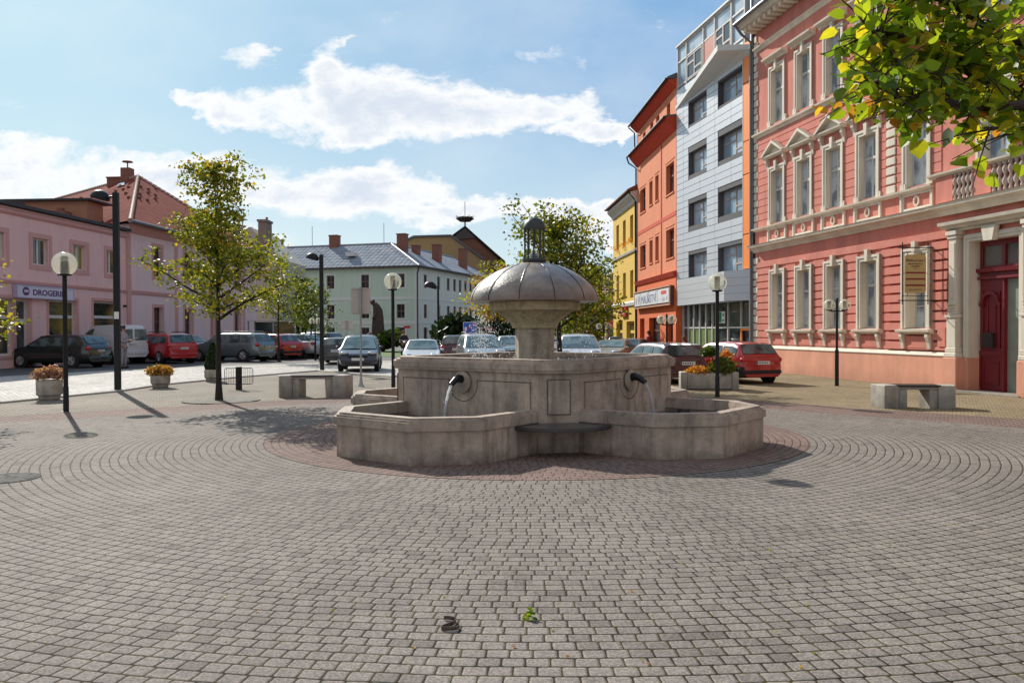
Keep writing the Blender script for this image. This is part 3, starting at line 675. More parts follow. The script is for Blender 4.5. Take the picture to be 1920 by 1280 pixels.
tree('linden_tree', 'linden tree just outside the left edge, only its leaf tips show by the shop', (-10.3, 14.5, 0), 3.4, 1.45, lambda q: 1.25*(1-q)**1.1+.2, 22, .085, 11, tr=.07, per=10, tb=.5, group='young linden trees', twigs=4)
tree('linden_tree', 'broad linden tree with turning leaves directly behind the fountain dome', (AT(1048, 640, 24).x, 24, 0), 4.5, 1.6, lambda q: 2.1*(1-abs(q-.35))**1.3+.1, 30, .10, 21, tr=.10, per=18, tb=.30, group='young linden trees', twigs=4, limb_el=(.35, .9), spread=.17)
tree('linden_tree', 'small pale linden tree in front of the green building, behind the twin lamp', (AT(582, 640, 50).x, 50, 0), 4.0, 1.7, lambda q: 1.55*(1-abs(q-.4))+.2, 16, .14, 31, mat=m_leafg, tr=.08, per=7, tb=.8, group='young linden trees', twigs=4, spread=.26)
tree('linden_tree', 'linden tree half hidden behind the nearest young linden, above the silver cars', (AT(524, 640, 42).x, 42, 0), 5.2, 2.1, lambda q: 1.2*(1-abs(q-.3))+.15, 14, .12, 41, tr=.07, per=8, tb=.25, group='young linden trees', twigs=4, spread=.24)
for (px, Y, H, R, sdd, lab, tbb) in ((928, 60, 5.2, 2.6, 51, 'yellowing round tree behind the falling water left of the pedestal', .75), (1010, 70, 5.5, 3., 52, 'dark green tree far behind the fountain pedestal', .2), (1085, 46, 4.6, 2.2, 53, 'green tree low behind the right side of the dome', .4)):
    tree('garden_tree', lab, (AT(px, 640, Y).x, Y, 0), H, .8, lambda q, R=R: R*(1-abs(q-.4)*1.1)+.2, 20, .22, sdd, mat=m_leaf if tbb > .3 else m_leafg, tr=.12, per=12, tb=tbb, group='trees beyond the fountain', twigs=4, spread=.4)
# evergreen bush
def bush(name, label, loc, rx, rz, n, size, seed, mat, tb=.4, cat='shrub', cz=None, droop=-.6, shape=None, group=None):
    rg = random.Random(seed); mb = MB(); mb.tint = []
    for i in range(n):
        a = rg.random()*2*pi; e = math.asin(rg.uniform(-.6, 1)); rr = rg.uniform(.62, 1.05)*(.85+.15*sin(3*a+seed)*cos(2*e))
        c = (rx*rr*cos(e)*cos(a), rx*rr*cos(e)*sin(a), (cz if cz is not None else rz)+rz*rr*sin(e))
        leaf_quads(mb, c, 1, size*.5, size, rg, tb, droop=droop)
    return tag(mb.build(name, mat, loc=loc), label, cat, group)
p = AT(862, 640, 55); bush('evergreen_shrub', 'dark spiky evergreen left of the blue sign, against the green building', (p.x, p.y, 0), 1.5, 1.3, 1500, .45, 61, m_ever)
for i, (px, w) in enumerate(((900, 'left'), (945, 'right'))):
    p = AT(px, 640, 58); bush('evergreen_shrub', ['dark low evergreen hedge bush under the yellow tree', 'dark evergreen bush just left of the fountain pedestal'][i], (p.x, p.y, 0), 1.7, 1.0, 1200, .4, 62+i, m_ever)
# overhanging linden branch: the tree stands right of the camera
def near_leaf(mb, p, a, nrm, s_, tint, rg):
    b = a.cross(nrm).normalized(); nrm = b.cross(a).normalized()
    hw = [(0, 0), (.06, .30), (.28, .48), (.55, .42), (.8, .18), (1., 0)]
    fold = rg.uniform(.05, .45); curl = rg.uniform(-.1, .35)
    o = len(mb.v); mid = []
    for (u, w) in hw: mb.v.append(tuple(p+a*u*s_-nrm*curl*u*u*s_))
    for sg in (1, -1):
        for (u, w) in hw[1:-1]:
            w2 = w*rg.uniform(.9, 1.1); uu = u-.10 if u < .1 else u
            mb.v.append(tuple(p+a*uu*s_+b*sg*w2*s_+nrm*(fold*w2-curl*u*u)*s_))
    for si in (0, 1):
        q = o+6+si*4
        fs = [(o, o+1, q), (o+1, o+2, q+1, q), (o+2, o+3, q+2, q+1), (o+3, o+4, q+3, q+2), (o+4, o+5, q+3)]
        if si: fs = [f[::-1] for f in fs]
        mb.f += fs; mb.mi += [0]*5; mb.tint += [tint]*5
rg = random.Random(77)
nt_ = thing('linden_tree', 'near linden tree whose leafy branch hangs into the top right corner', 'tree', (4.3, 3.9, 0), 0)
br = MB(); lf = MB(); lf.tint = []; fr_ = MB()
o0 = Vector((4.3, 3.9, 0))
br.tube([(0, 0, 0), (.03, 0, 1.2), (.0, .03, 2.2), (-.05, .05, 3.2), (0, 0, 4.3), (.05, .02, 5.2)], [.16, .12, .11, .09, .06, .02], 12)
def L(px, py, Y): return AT(px+(45 if px < 1960 else 20), py, Y)-o0
mains = [[Vector((0, 0, 1.9)), Vector((-.35, -.1, 2.35)), Vector((-.9, -.2, 2.62)), L(2050, 235, 3.4), L(1880, 178, 3.25), L(1790, 145, 3.15), L(1735, 110, 3.1), L(1650, 70, 3.05), L(1590, 60, 3.0)],
         [L(1760, 128, 3.1), L(1700, 125, 3.0), L(1640, 140, 2.95), L(1590, 160, 2.9)],
         [Vector((-.02, .02, 2.5)), Vector((-.3, .25, 2.95)), Vector((-.8, .2, 3.05)), L(2020, 110, 3.3), L(1900, 90, 3.2), L(1820, 60, 3.1), L(1740, 10, 3.05), L(1660, -20, 3.0)],
         [Vector((-.9, -.2, 2.62)), L(2040, 240, 3.2), L(1900, 200, 3.05), L(1780, 200, 3.0), L(1700, 185, 2.95), L(1630, 185, 2.9)],
         [Vector((-.02, .02, 3.0)), Vector((-.25, -.3, 3.5)), Vector((-.8, -.35, 3.6)), L(2030, 10, 3.4), L(1900, -20, 3.3), L(1800, -60, 3.2)],
         [L(2040, 240, 3.2), L(1960, 262, 3.1), L(1880, 245, 3.05), L(1800, 240, 3.0)]]
def smooth(P, n=5):
    out = []
    for i in range(len(P)-1):
        p0 = P[max(i-1, 0)]; p1 = P[i]; p2 = P[i+1]; p3 = P[min(i+2, len(P)-1)]
        for j in range(n):
            u = j/n; out.append(.5*((2*p1)+(p2-p0)*u+(2*p0-5*p1+4*p2-p3)*u*u+(3*p1-p0-3*p2+p3)*u**3))
    return out+[P[-1]]
for bi, Pm in enumerate(mains):
    P2 = smooth(Pm); n = len(P2); dens = (5, 4, 5, 3, 2, 1)[bi]; r0 = .030 if len(Pm) > 4 else .012
    if bi == 0: r0 = .035
    br.tube(P2, [r0*(1-.88*i/n)+.0015 for i in range(n)], 8)
    for i, p in enumerate(P2):
        if i < 1: continue
        for k in range(dens):
            d = Vector((rg.gauss(-.3, 1), rg.gauss(0, 1.1), rg.gauss(-.05, .7))).normalized()
            L_ = rg.uniform(.06, .26); e = p+d*L_
            br.tube([p, p+d*L_*.5+Vector((0, 0, .01)), e], [.004, .003, .0015], 5, cap=False)
            for q in range(rg.choice((3, 4, 5))):
                a = (d*.5+Vector((rg.gauss(0, .8), rg.gauss(0, .8), rg.gauss(-.35, .5)))).normalized()
                nr = Vector((rg.gauss(0, .6), rg.gauss(0, .6), 1)).normalized()
                s0 = p+d*L_*rg.uniform(.3, 1)+Vector((rg.gauss(0, .03), rg.gauss(0, .05), rg.gauss(0, .02)))
                near_leaf(lf, s0, a, nr, rg.uniform(.032, .070), min(1, max(0, rg.gauss(.50, .26))), rg)
            if rg.random() < .12:
                for q in range(5): fr_.ell(tuple(e+Vector((rg.gauss(0, .015), rg.gauss(0, .015), -.03+rg.gauss(0, .012)))), (.0045,)*3, 6, 4)
for i in range(26):   # rest of the crown around the trunk, to the right of the view
    az = rg.uniform(-1.9, 1.3); z = rg.uniform(2.5, 5.0); Rr = rg.uniform(.6, 1.7)
    a = Vector((cos(az), sin(az)*.9, rg.uniform(.1, .6))); pts = [Vector((0, 0, z-.3)), a*Rr*.5+Vector((0, 0, z-.2)), a*Rr+Vector((0, 0, z-.1))]
    br.tube(pts, [.03, .015, .004], 6)
    for p in (pts[1], (pts[1]+pts[2])/2, pts[2]):
        for k in range(26):
            near_leaf(lf, p+Vector((rg.gauss(0, .2), rg.gauss(0, .2), rg.gauss(0, .15))), Vector((rg.gauss(0, 1), rg.gauss(0, 1), rg.gauss(-.3, .6))).normalized(), Vector((rg.gauss(0, .6), rg.gauss(0, .6), 1)).normalized(), rg.uniform(.06, .1), min(1, max(0, rg.gauss(.4, .2))), rg)
br.build('trunk', M('near_bark', (.07, .045, .035), .8, .4, 20, 90, .5), nt_, smooth=True, ang=60); lf.build('crown', m_leafn, nt_, smooth=True); tag(fr_.build('seed_pods', M('seed_brown', (.12, .05, .02), .7, .3), nt_, smooth=True), kind='stuff')
# planters
m_dry = leaf_mat('dry_flowers', [(0., (.16, .07, .05)), (.5, (.42, .22, .18)), (.8, (.55, .35, .26)), (1., (.15, .16, .04))], .3)
m_oran = leaf_mat('orange_leaves', [(0., (.10, .13, .02)), (.4, (.30, .20, .03)), (.8, (.60, .20, .03)), (1., (.7, .32, .05))], .4)
soil = M('soil', (.03, .022, .015), .95, .3)
def pot(p, r, h, label, n=8):
    o = thing('planter', label, 'planter', p, .3, 'small concrete planters along the road')
    m = MB(); m.lathe([(r*.74, 0), (r*.80, .04), (r*.82, .10), (r*.98, .14), (r, h-.03), (r*.99, h), (r*.88, h), (r*.87, h-.06)], n, ph=pi/8); m.build('pot', conc_w, o)
    m = MB(); m.lathe([(.01, h-.055), (r*.86, h-.05), (r*.8, h-.04), (.01, h-.03)], n, ph=pi/8); m.build('soil', soil, o)
    return o
p1 = G(93, 750); pot(p1, .285, .47, 'octagonal concrete planter holding the dry pinkish flowers at far left')
bush('flower_clump', 'ball of dry pinkish brown flowers in the far left planter', (p1.x, p1.y, .44), .36, .2, 1500, .06, 71, m_dry, .5, 'flowers', cz=.14, droop=-.8)
p2_ = G(301, 727); pot(p2_, .275, .36, 'octagonal concrete planter holding the orange green shrub')
bush('flower_clump', 'low orange and green bushy plant in the planter between lamp and tree', (p2_.x, p2_.y, .33), .40, .2, 1700, .055, 72, m_oran, .45, 'flowers', cz=.13, droop=-.4)
p3 = G(399, 715); pot(p3, .27, .38, 'octagonal concrete planter holding the clipped conifer')
rg = random.Random(5); mb = MB(); mb.tint = []
for i in range(3200):
    q = rg.random()**1.2; a = rg.random()*6.283; r_ = .25*(1-q)**.6*min(1, .75+q*1.5)*rg.uniform(.8, 1.05); leaf_quads(mb, (r_*cos(a), r_*sin(a), q*.86), 1, .01, .06, rg, .5, droop=-1.5)
tag(mb.build('conifer', m_ever, loc=(p3.x, p3.y, .34)), 'small dark green cone shaped conifer in a planter behind the young tree trunk', 'conifer')
pp = G(1328, 730)
o = thing('planter', 'long rectangular weathered concrete planter before the red hatchback', 'planter', pp, radians(-6))
for x_ in (-.74, .58): MB().bbox(x_, x_+.16, -.3, .3, 0, .47, .012).build('end_slab', conc_w, o)
m = MB(); m.bbox(-.578, .578, -.26, -.18, .03, .44, .01); m.bbox(-.578, .578, .18, .26, .03, .44, .01); m.build('side_slab', conc_w, o)
MB().box(-.578, .578, -.178, .178, .05, .40).build('soil', soil, o)
def gp(u, z=.4): return (pp.x+u, pp.y-.1*u, z)
bush('flowering_plant', 'orange flowering plant at the left end of the long planter', gp(-.28, .40), .33, .16, 1000, .05, 81, m_oran, .62, 'flowers', cz=.06, droop=-1)
bush('grassy_plant', 'green and yellow feathery plant spilling over the right end of the long planter', gp(.36, .42), .33, .30, 2400, .085, 82, m_leafg, .9, 'plant', cz=.12, droop=-1)
bush('flowering_plant', 'tall orange tipped stems behind the feathery plant in the long planter', (pp.x+.50, pp.y+.1, .42), .17, .36, 500, .06, 84, m_oran, .8, 'flowers', cz=.32, droop=-1.5)
o = thing('standard_shrub', 'little round headed shrub on a bare stem in the long planter', 'shrub', gp(.02, .40))
MB().tube([(0, 0, 0), (.01, 0, .3), (0, .01, .52)], [.014, .011, .008], 6).build('stem', bark, o, smooth=True)
b_ = bush('crown', None, (0, 0, .50), .23, .17, 1300, .06, 83, m_leafg, .5, None, cz=.06); b_.parent = o
# things lying on the paving
p = G(842, 1180); o = thing('iron_bracket', 'small bent iron strip lying on the paving in the foreground', 'metal strip', (p.x, p.y, .02), radians(10))
m = MB(); k = 1/388.   # px per metre at that depth
pts = [(-.018, .075), (.01, .07), (.034, .056), (.042, .036), (.03, .014), (.005, -.002), (-.025, -.018), (-.045, -.035), (-.02, -.05), (.03, -.05), (.05, -.03)]
pp2 = smooth([Vector((x, y*1.35, 0)) for x, y in pts], 4)
for a, b in zip(pp2[:-1], pp2[1:]):
    d = (b-a).normalized(); n_ = Vector((-d.y, d.x, 0))*.0015; a2, b2 = a-d*.0005, b+d*.0005
    vs = [a2-n_, a2+n_, b2+n_, b2-n_]; m.add([(*v.xy, .001) for v in vs]+[(*v.xy, .022) for v in vs], [(0, 1, 2, 3), (7, 6, 5, 4), (0, 4, 5, 1), (1, 5, 6, 2), (2, 6, 7, 3), (3, 7, 4, 0)])
m.build('strip', M('worn_iron', (.16, .12, .10), .35, .4, 30, metal=.8), o)
p = G(992, 1168); mb = MB(); mb.tint = []; rg = random.Random(9)
for i in range(9): near_leaf(mb, Vector((rg.gauss(0, .022), rg.gauss(0, .016), .012+rg.random()*.014)), Vector((rg.gauss(0, 1), rg.gauss(0, 1), rg.gauss(0, .25))).normalized(), Vector((rg.gauss(0, .5), rg.gauss(0, .5), 1)).normalized(), rg.uniform(.03, .055), rg.uniform(.1, .7), rg)
tag(mb.build('fallen_leaves', m_leafn, loc=(p.x, p.y, .022)), 'small clump of green leaves lying on the foreground paving', 'leaves')
for i in range(75):
    px = rg.uniform(60, 1860); py = rg.uniform(900, 1270); q = G(px, py)
    if i == 0: mb = MB(); mb.tint = []
    near_leaf(mb, Vector((q.x, q.y, .024)), Vector((rg.gauss(0, 1), rg.gauss(0, 1), .1)).normalized(), Vector((.1, rg.gauss(0, .3), 1)).normalized(), rg.uniform(.008, .024), rg.uniform(.6, 1), rg)
tag(mb.build('leaf_litter', m_leafn), 'tiny dry leaf bits strewn over the paving', 'leaf litter', kind='stuff')
# ------------------------------------------------------------------ buildings
def wall(mb, x0, x1, z0, z1, holes=(), y=0., rev=.2, sides=.3, mi=0):
    xs = sorted({x0, x1}|{h[0] for h in holes}|{h[1] for h in holes}); zs = sorted({z0, z1}|{h[2] for h in holes}|{h[3] for h in holes})
    xs = [v for v in xs if x0 <= v <= x1]; zs = [v for v in zs if z0 <= v <= z1]
    for a, b in zip(xs[:-1], xs[1:]):
        for c, d in zip(zs[:-1], zs[1:]):
            mx_, mz = (a+b)/2, (c+d)/2
            if any(h[0] < mx_ < h[1] and h[2] < mz < h[3] for h in holes): continue
            mb.quad((a, y, c), (b, y, c), (b, y, d), (a, y, d), mi)
    for (a, b, c, d) in [h[:4] for h in holes]:
        Y = y+rev
        mb.quad((a, y, c), (a, Y, c), (a, Y, d), (a, y, d), mi); mb.quad((b, y, d), (b, Y, d), (b, Y, c), (b, y, c), mi)
        mb.quad((a, y, d), (a, Y, d), (b, Y, d), (b, y, d), mi); mb.quad((a, Y, c), (a, y, c), (b, y, c), (b, Y, c), mi)
    mb.quad((x0, y+sides, z0), (x0, y, z0), (x0, y, z1), (x0, y+sides, z1), mi); mb.quad((x1, y, z0), (x1, y+sides, z0), (x1, y+sides, z1), (x1, y, z1), mi)
def courses(mb, x0, x1, zs, holes, y, th, ch=.012, mi=0):   # raised bands (zlo,zhi) split round the holes
    for (a, b) in zs:
        cuts = [(x0, x1)]
        for h in holes:
            if h[2] < b-.01 and h[3] > a+.01:
                cuts = [s for c in cuts for s in ((c[0], min(c[1], h[0])), (max(c[0], h[1]), c[1])) if s[1]-s[0] > .04]
        for (p, q) in cuts:
            mb.add([(p, y, a), (q, y, a), (q, y, b), (p, y, b), (p+ch, y-th, a+ch), (q-ch, y-th, a+ch), (q-ch, y-th, b-ch), (p+ch, y-th, b-ch)],
                   [(4, 5, 6, 7), (0, 1, 5, 4), (1, 2, 6, 5), (2, 3, 7, 6), (3, 0, 4, 7)], mi)
WC = {}
def window(par, x0, x1, z0, z1, y, fm, gm, style='cross', fw=.06, name='window', th=.05):
    w, h = round(x1-x0, 3), round(z1-z0, 3); key = (w, h, fm.name, gm.name, style, fw)
    if key not in WC:
        m = MB(); f = fw
        m.box(0, w, 0, th, 0, f); m.box(0, w, 0, th, h-f, h); m.box(0, f, 0, th, f, h-f); m.box(w-f, w, 0, th, f, h-f)
        g = f*.75
        if style in ('cross', 'tee', 'four'):
            zt = h*.64 if style != 'four' else h*.5
            m.box(f, w-f, -.008, th, zt-g, zt+g); m.box(w/2-g*.8, w/2+g*.8, .004, th+.001, f, zt-g); 
            m.box(w/2-g*.8, w/2+g*.8, .004, th+.001, zt+g, h-f)
            if style == 'tee': m.box(f, w/2-g, .01, th, h*.3-.015, h*.3+.015); m.box(w/2+g, w-f, .01, th, h*.3-.015, h*.3+.015)
        if style == 'two': m.box(w/2-g, w/2+g, .004, th, f, h-f)
        if style == 'modern': m.box(w*.5-g, w*.5+g, .004, th, f, h-f); m.box(f, w*.5-g, .004, th, h*.66-g, h*.66+g); m.box(w*.5+g, w-f, .004, th, h*.30-g, h*.30+g)
        if style == 'transom': m.box(f, w-f, .004, th, h*.68-g, h*.68+g)
        p = MB(); p.quad((f*.5, th*.6, f*.5), (w-f*.5, th*.6, f*.5), (w-f*.5, th*.6, h-f*.5), (f*.5, th*.6, h-f*.5))
        WC[key] = (m.mesh(name, fm), p.mesh('pane', gm))
    a, b = WC[key]; o = inst(name, a, par, (x0, y, z0)); inst('pane', b, o); return o
def facade(name, label, cat, P, d):
    P = Vector(P); return thing(name, label, cat, (P.x, P.y, 0), atan2(d[1], d[0]))
cream = M('cream_trim', (.72, .65, .54), .75, .14, 2, 50, .15, streak=.2)
zinc = M('zinc_pipe', (.20, .20, .21), .45, .2, metal=.5)
slate = M('slate_roof', (.10, .10, .115), .6, .25, 2, 30, .4)
brick_ch = M('brick_chimney', (.24, .10, .07), .85, .3, 6, 40, .4)
g_cur = glass_mat('curtained_glass', (.16, .20, .26), (.50, .55, .60), .08, 1.6)
g_dark = glass_mat('dark_glass', (.025, .03, .035), (.07, .08, .09), .05, .9)
g_skyref = glass_mat('sky_reflect_glass', (.26, .36, .46), (.52, .62, .72), .05, .5)  # light blue sky reflection put into the pane colour
g_far = glass_mat('far_glass', (.02, .02, .025), (.06, .055, .06), .45, .6, .15)
g_yel = glass_mat('shop_glass', (.03, .03, .03), (.30, .22, .05), .05, .45)  # yellow patches are reflections put into the pane colour
white_f = M('white_frame', (.62, .60, .56), .5, .1, 5)
grey_f = M('grey_frame', (.56, .53, .49), .5, .1, 5)
dk = (-280/1549); dl = hypot(dk, 1); RD_ = Vector((-dk/dl, -1/dl)); RP = Vector((9.6, 31.2))     # facade line of the right row
def RW(u): return RP+RD_*u
# --- pink school house
salmon = M('salmon_plaster', (.70, .235, .175), .88, .16, .9, 40, .25, streak=.22, col2=(.62, .23, .18))
salmon_l = M('light_salmon_plaster', (.74, .35, .235), .88, .2, .9, 40, .4, streak=.2, dirt=.22)
pk_ = facade('school_building', 'long salmon pink historic building with cream window surrounds and grooved ground floor', 'building', RW(0), RD_)
GW = [(.56, 1.36), (2.40, 3.18), (4.24, 5.05), (6.10, 6.90), (8.34, 9.18)]
GWR = [(13.85, 14.65), (16.1, 16.9), (17.95, 18.75), (19.8, 20.6)]
UW = [(.42, 1.28), (2.28, 3.12), (4.11, 4.95), (5.96, 6.80), (8.20, 9.04), (11.05, 11.95), (13.95, 14.8), (16.15, 17.0), (18, 18.8), (19.85, 20.7)]
UP = UW
hg = [(a, b, 1.60, 3.62) for a, b in GW+GWR]; h2 = [(a, b, 5.50, 7.42) for a, b in UW]; h3 = [(a, b, 9.18, 11.12) for a, b in UP]
XE = 22.
m = MB()
wall(m, -.9, 10.6, .95, 13.0, [h for h in hg+h2+h3 if h[1] < 10.5], rev=.22); wall(m, 12.4, XE, .95, 13.0, [h for h in hg+h2+h3 if h[0] > 12.5], rev=.22)
wall(m, 10.6, 12.4, 4.12, 13.0, [h for h in h2+h3 if 10.6 < h[0] < 12.4], rev=.22)
m.box(-.898, XE, .30, 12, 0, 13.0)
m.build('wall', salmon, pk_)
m = MB()   # grooved courses on the ground floor
zc = [(1.0+i*.265, 1.0+i*.265+.235) for i in range(12)]
zc = [c for c in zc if c[1] < 4.2] 
hh = [(a-.17, b+.17, 1.30, 3.80) for a, b in GW+GWR]+[(9.98, 13.02, 0, 4.3)]
courses(m, -.70, 7.36, zc, hh, 0, .045, .018); courses(m, 7.38, 9.98, zc, hh, 0, .12, .018); courses(m, 13.02, 15.6, zc, hh, 0, .12, .018); courses(m, 15.62, XE, zc, hh, 0, .045, .018)
zc2 = [(5.46+i*.262, 5.46+i*.262+.25) for i in range(13)]
hh2 = [(a-.2, b+.2, 5.3, 8.05) for a, b in UW]+[(7.28, 7.74, 5.3, 9)]+[(9.6, 13.4, 5.3, 9)]
courses(m, -.68, XE, zc2, hh2, 0, .02, .008)
m.build('grooved_bands', salmon, pk_)
m = MB(); m.bbox(-.92, 9.98, -.14, .0, 0, .86, .012); m.bbox(13.0, XE, -.14, .0, 0, .86, .012); m.box(12.4, 13.0, -.138, 0, 0, .5); m.build('plinth', salmon_l, pk_)
m = MB()
prf = [(0, .86), (-.16, .86), (-.165, .885), (-.14, .92), (-.10, .94), (-.09, .965), (0, .985)]
m.prismyz(prf, -.93, 9.97); m.prismyz(prf, 13.03, XE); m.build('plinth_moulding', cream, pk_)
# quoins left edge and between bays
m = MB()
for i in range(12): m.bbox(-.95, -.70+(.12 if i % 2 else 0), -.055, .02, 1.0+i*.28, 1.24+i*.28, .02)
m.build('quoins', cream, pk_); m = MB()
for i in range(27): m.bbox(-.95, -.72+(.10 if i % 2 else 0), -.04, .02, 5.45+i*.275, 5.69+i*.275, .015)
m.build('quoins', cream, pk_); m = MB()
for i in range(13): m.bbox(7.30, 7.72, -.05, .0, 5.46+i*.27, 5.68+i*.27, .018)
m.build('quoins', cream, pk_); m = MB()
for i in range(13): m.bbox(15.3, 15.72, -.05, .0, 5.46+i*.27, 5.68+i*.27, .018)
m.build('quoins', cream, pk_)
# cornices
def cornice(mb, x0, x1, z, pts): mb.prismyz([(-y, z+dz) for y, dz in pts], x0, x1)
m = MB()
big = [(0, 0), (.05, 0), (.07, .05), (.13, .09), (.15, .14), (.30, .18), (.32, .25), (.34, .27), (0, .33)]
cornice(m, -.95, 9.6, 4.52, big); cornice(m, 13.4, XE, 4.52, big); cornice(m, 9.601, 13.399, 4.50, [(y+.12, z) for y, z in big[:-1]]+[(0, .34)])
sc_ = [(0, 0), (.05, .01), (.09, .05), (.16, .06), (.17, .11), (0, .13)]
cornice(m, -.92, 9.35, 5.32, sc_); cornice(m, 13.6, XE, 5.32, sc_); cornice(m, 9.351, 13.599, 5.50, [(y+.13, z) for y, z in sc_[:-1]]+[(0, .15)])
cornice(m, -.9, XE, 8.86, [(0, 0), (.05, .01), (.07, .08), (.15, .12), (.16, .18), (0, .20)])
cornice(m, -.9, XE, 12.18, [(0, 0), (.04, .01), (.06, .08), (.12, .12), (.13, .17), (0, .19)])
cornice(m, -1.0, XE, 12.98, [(0, 0), (.12, .0), (.16, .08), (.24, .10), (.62, .14), (.64, .25), (.70, .32), (0, .36)])
m.build('cornice', cream, pk_)
m = MB()
for i in range(60): m.box(-.8+i*.38, -.62+i*.38, -.52, -.02, 12.93-.0, 13.10)
m.build('cornice_brackets', cream, pk_)
m = MB(); m.box(-1.0, XE, -.72, 12.2, 13.345, 13.40); m.prismyz([(-.6, 13.4), (5.8, 16.2), (12.2, 13.4)], -1.0, XE); m.build('roof', slate, pk_)
m = MB(); m.tube([(-1.1, -.76, 13.34), (XE, -.76, 13.34)], .075, 10); m.build('gutter', zinc, pk_, smooth=True)
m = MB(); m.tube([(-1.04, -.74, 13.28), (-1.04, -.5, 12.98), (-1.04, -.12, 12.7), (-1.04, -.12, .35), (-1.04, -.2, .18)], .055, 10); m.build('downpipe', zinc, pk_, smooth=True)
# panels with rings between storeys
m = MB(); gy = -.022
def frm(mb, x0, x1, z0, z1, t_, yb, yf): mb.box(x0, x1, yf, yb, z1-t_, z1); mb.box(x0, x1, yf, yb, z0, z0+t_); mb.box(x0, x0+t_, yf, yb, z0+t_, z1-t_); mb.box(x1-t_, x1, yf, yb, z0+t_, z1-t_)
for a, b in UW:
    if 9.6 < a < 13.4: continue
    c = (a+b)/2; frm(m, c-.60, c+.60, 4.86, 5.32, .06, 0, -.035); m.box(c-.68, c-.60, -.06, 0, 4.85, 5.32); m.box(c+.60, c+.68, -.06, 0, 4.85, 5.32)
    vs = []; fs = []; n = 20
    for r, y in ((.15, -.0), (.15, -.045), (.10, -.045), (.10, 0)):
        vs += [(c+r*.8*cos(2*pi*k/n), y, 5.09+r*sin(2*pi*k/n)) for k in range(n)]
    for i in range(3): fs += [(i*n+k, (i+1)*n+k, (i+1)*n+(k+1) % n, i*n+(k+1) % n) for k in range(n)]
    m.add(vs, fs); m.build('storey_panel', cream, pk_); m = MB()
def surround(mb, a, b, z0, z1, t_=.16, key=True, ears=False):
    for (k, dy, tt) in ((0, .04, t_), (1, .065, t_*.45)):
        o = t_ if k == 0 else t_*1.0; i_ = 0 if k == 0 else t_*.55
        mb.box(a-o, a-i_, -dy, .0, z0, z1+i_); mb.box(b+i_, b+o, -dy, .0, z0, z1+i_); mb.box(a-o, b+o, -dy, .0, z1+i_, z1+o)
    if key:
        c = (a+b)/2; mb.prismxz([(c-.055, z1-.02), (c+.055, z1-.02), (c+.085, z1+.34), (c-.085, z1+.34)], -.12, 0)
def lining(m, a, b, z0, z1, y0=.0, y1=.139, e=.004):
    m.quad((a+e, y0, z0), (a+e, y1, z0), (a+e, y1, z1), (a+e, y0, z1)); m.quad((b-e, y0, z1), (b-e, y1, z1), (b-e, y1, z0), (b-e, y0, z0)); m.quad((a, y0, z1-e), (a, y1, z1-e), (b, y1, z1-e), (b, y0, z1-e)); m.quad((a, y1, z0+e), (a, y0, z0+e), (b, y0, z0+e), (b, y1, z0+e))
WCm = {}
def placed(key, fn, mat, par, x, name, **k):
    if key not in WCm:
        m = MB(); fn(m); WCm[key] = m.mesh(name, mat)
    return inst(name, WCm[key], par, (x, 0, 0))
for i, (a, b) in enumerate(GW+GWR):
    w = b-a
    y0 = -.12 if (7.3 < a < 9.9 or 13 < a < 15.6) else -.045
    m = MB(); surround(m, a, b, 1.60, 3.62, .17); m.xf(Matrix.Translation((0, y0, 0))); m.box(a-.17, a, y0+.0005, .05, 1.6, 3.62); m.box(b, b+.17, y0+.0005, .05, 1.6, 3.62); m.box(a-.17, b+.17, y0+.0005, .05, 3.62, 3.79); lining(m, a, b, 1.60, 3.62); m.build('window_surround', cream, pk_)
    m = MB(); m.prismyz([(0, 1.42), (y0-.03, 1.44), (y0-.16, 1.50), (y0-.17, 1.56), (.2, 1.60)], a-.28, b+.28)
    for x in (a-.18, b+.06): m.prismyz([(0, 1.02), (y0-.04, 1.04), (y0-.06, 1.2), (y0-.12, 1.36), (y0-.12, 1.435), (0, 1.435)], x, x+.12)
    m.build('sill', cream, pk_)
    m = MB(); courses(m, a-.04, b+.04, [(1.04, 1.40)], [], 0, -y0+.01, .02); m.build('apron_panel', salmon, pk_)
    window(pk_, a, b, 1.60, 3.62, .14, grey_f, g_cur, 'tee', .055)
for i, (a, b) in enumerate(UW):
    c = (a+b)/2
    m = MB(); surround(m, a, b, 5.46, 7.42, .17); m.box(a-.25, a-.02, -.06, 0, 5.46, 5.62); m.box(b+.02, b+.25, -.06, 0, 5.46, 5.62); lining(m, a, b, 5.5, 7.42); m.build('window_surround', cream, pk_)
    m = MB()
    for s_ in (-1, 1): m.prismyz([(0, 7.45), (-.05, 7.47), (-.07, 7.62), (-.15, 7.78), (-.15, 7.90), (0, 7.90)], c+s_*.63-.06, c+s_*.63+.06)
    m.prismyz([(0, 7.90), (-.15, 7.90), (-.22, 7.95), (-.23, 8.0), (0, 8.0)], c-.80, c+.80)
    m.prismxz([(c-.80, 8.001), (c+.80, 8.001), (c, 8.44)], -.06, 0)
    for s_ in (-1, 1): m.prismxz([(c+s_*.84, 8.0), (c+s_*.70, 8.0), (c, 8.385), (c, 8.50)][::s_], -.26, -.061)
    m.build('pediment', cream, pk_)
    window(pk_, a, b, 5.50, 7.42, .14, grey_f, g_cur, 'cross', .055)
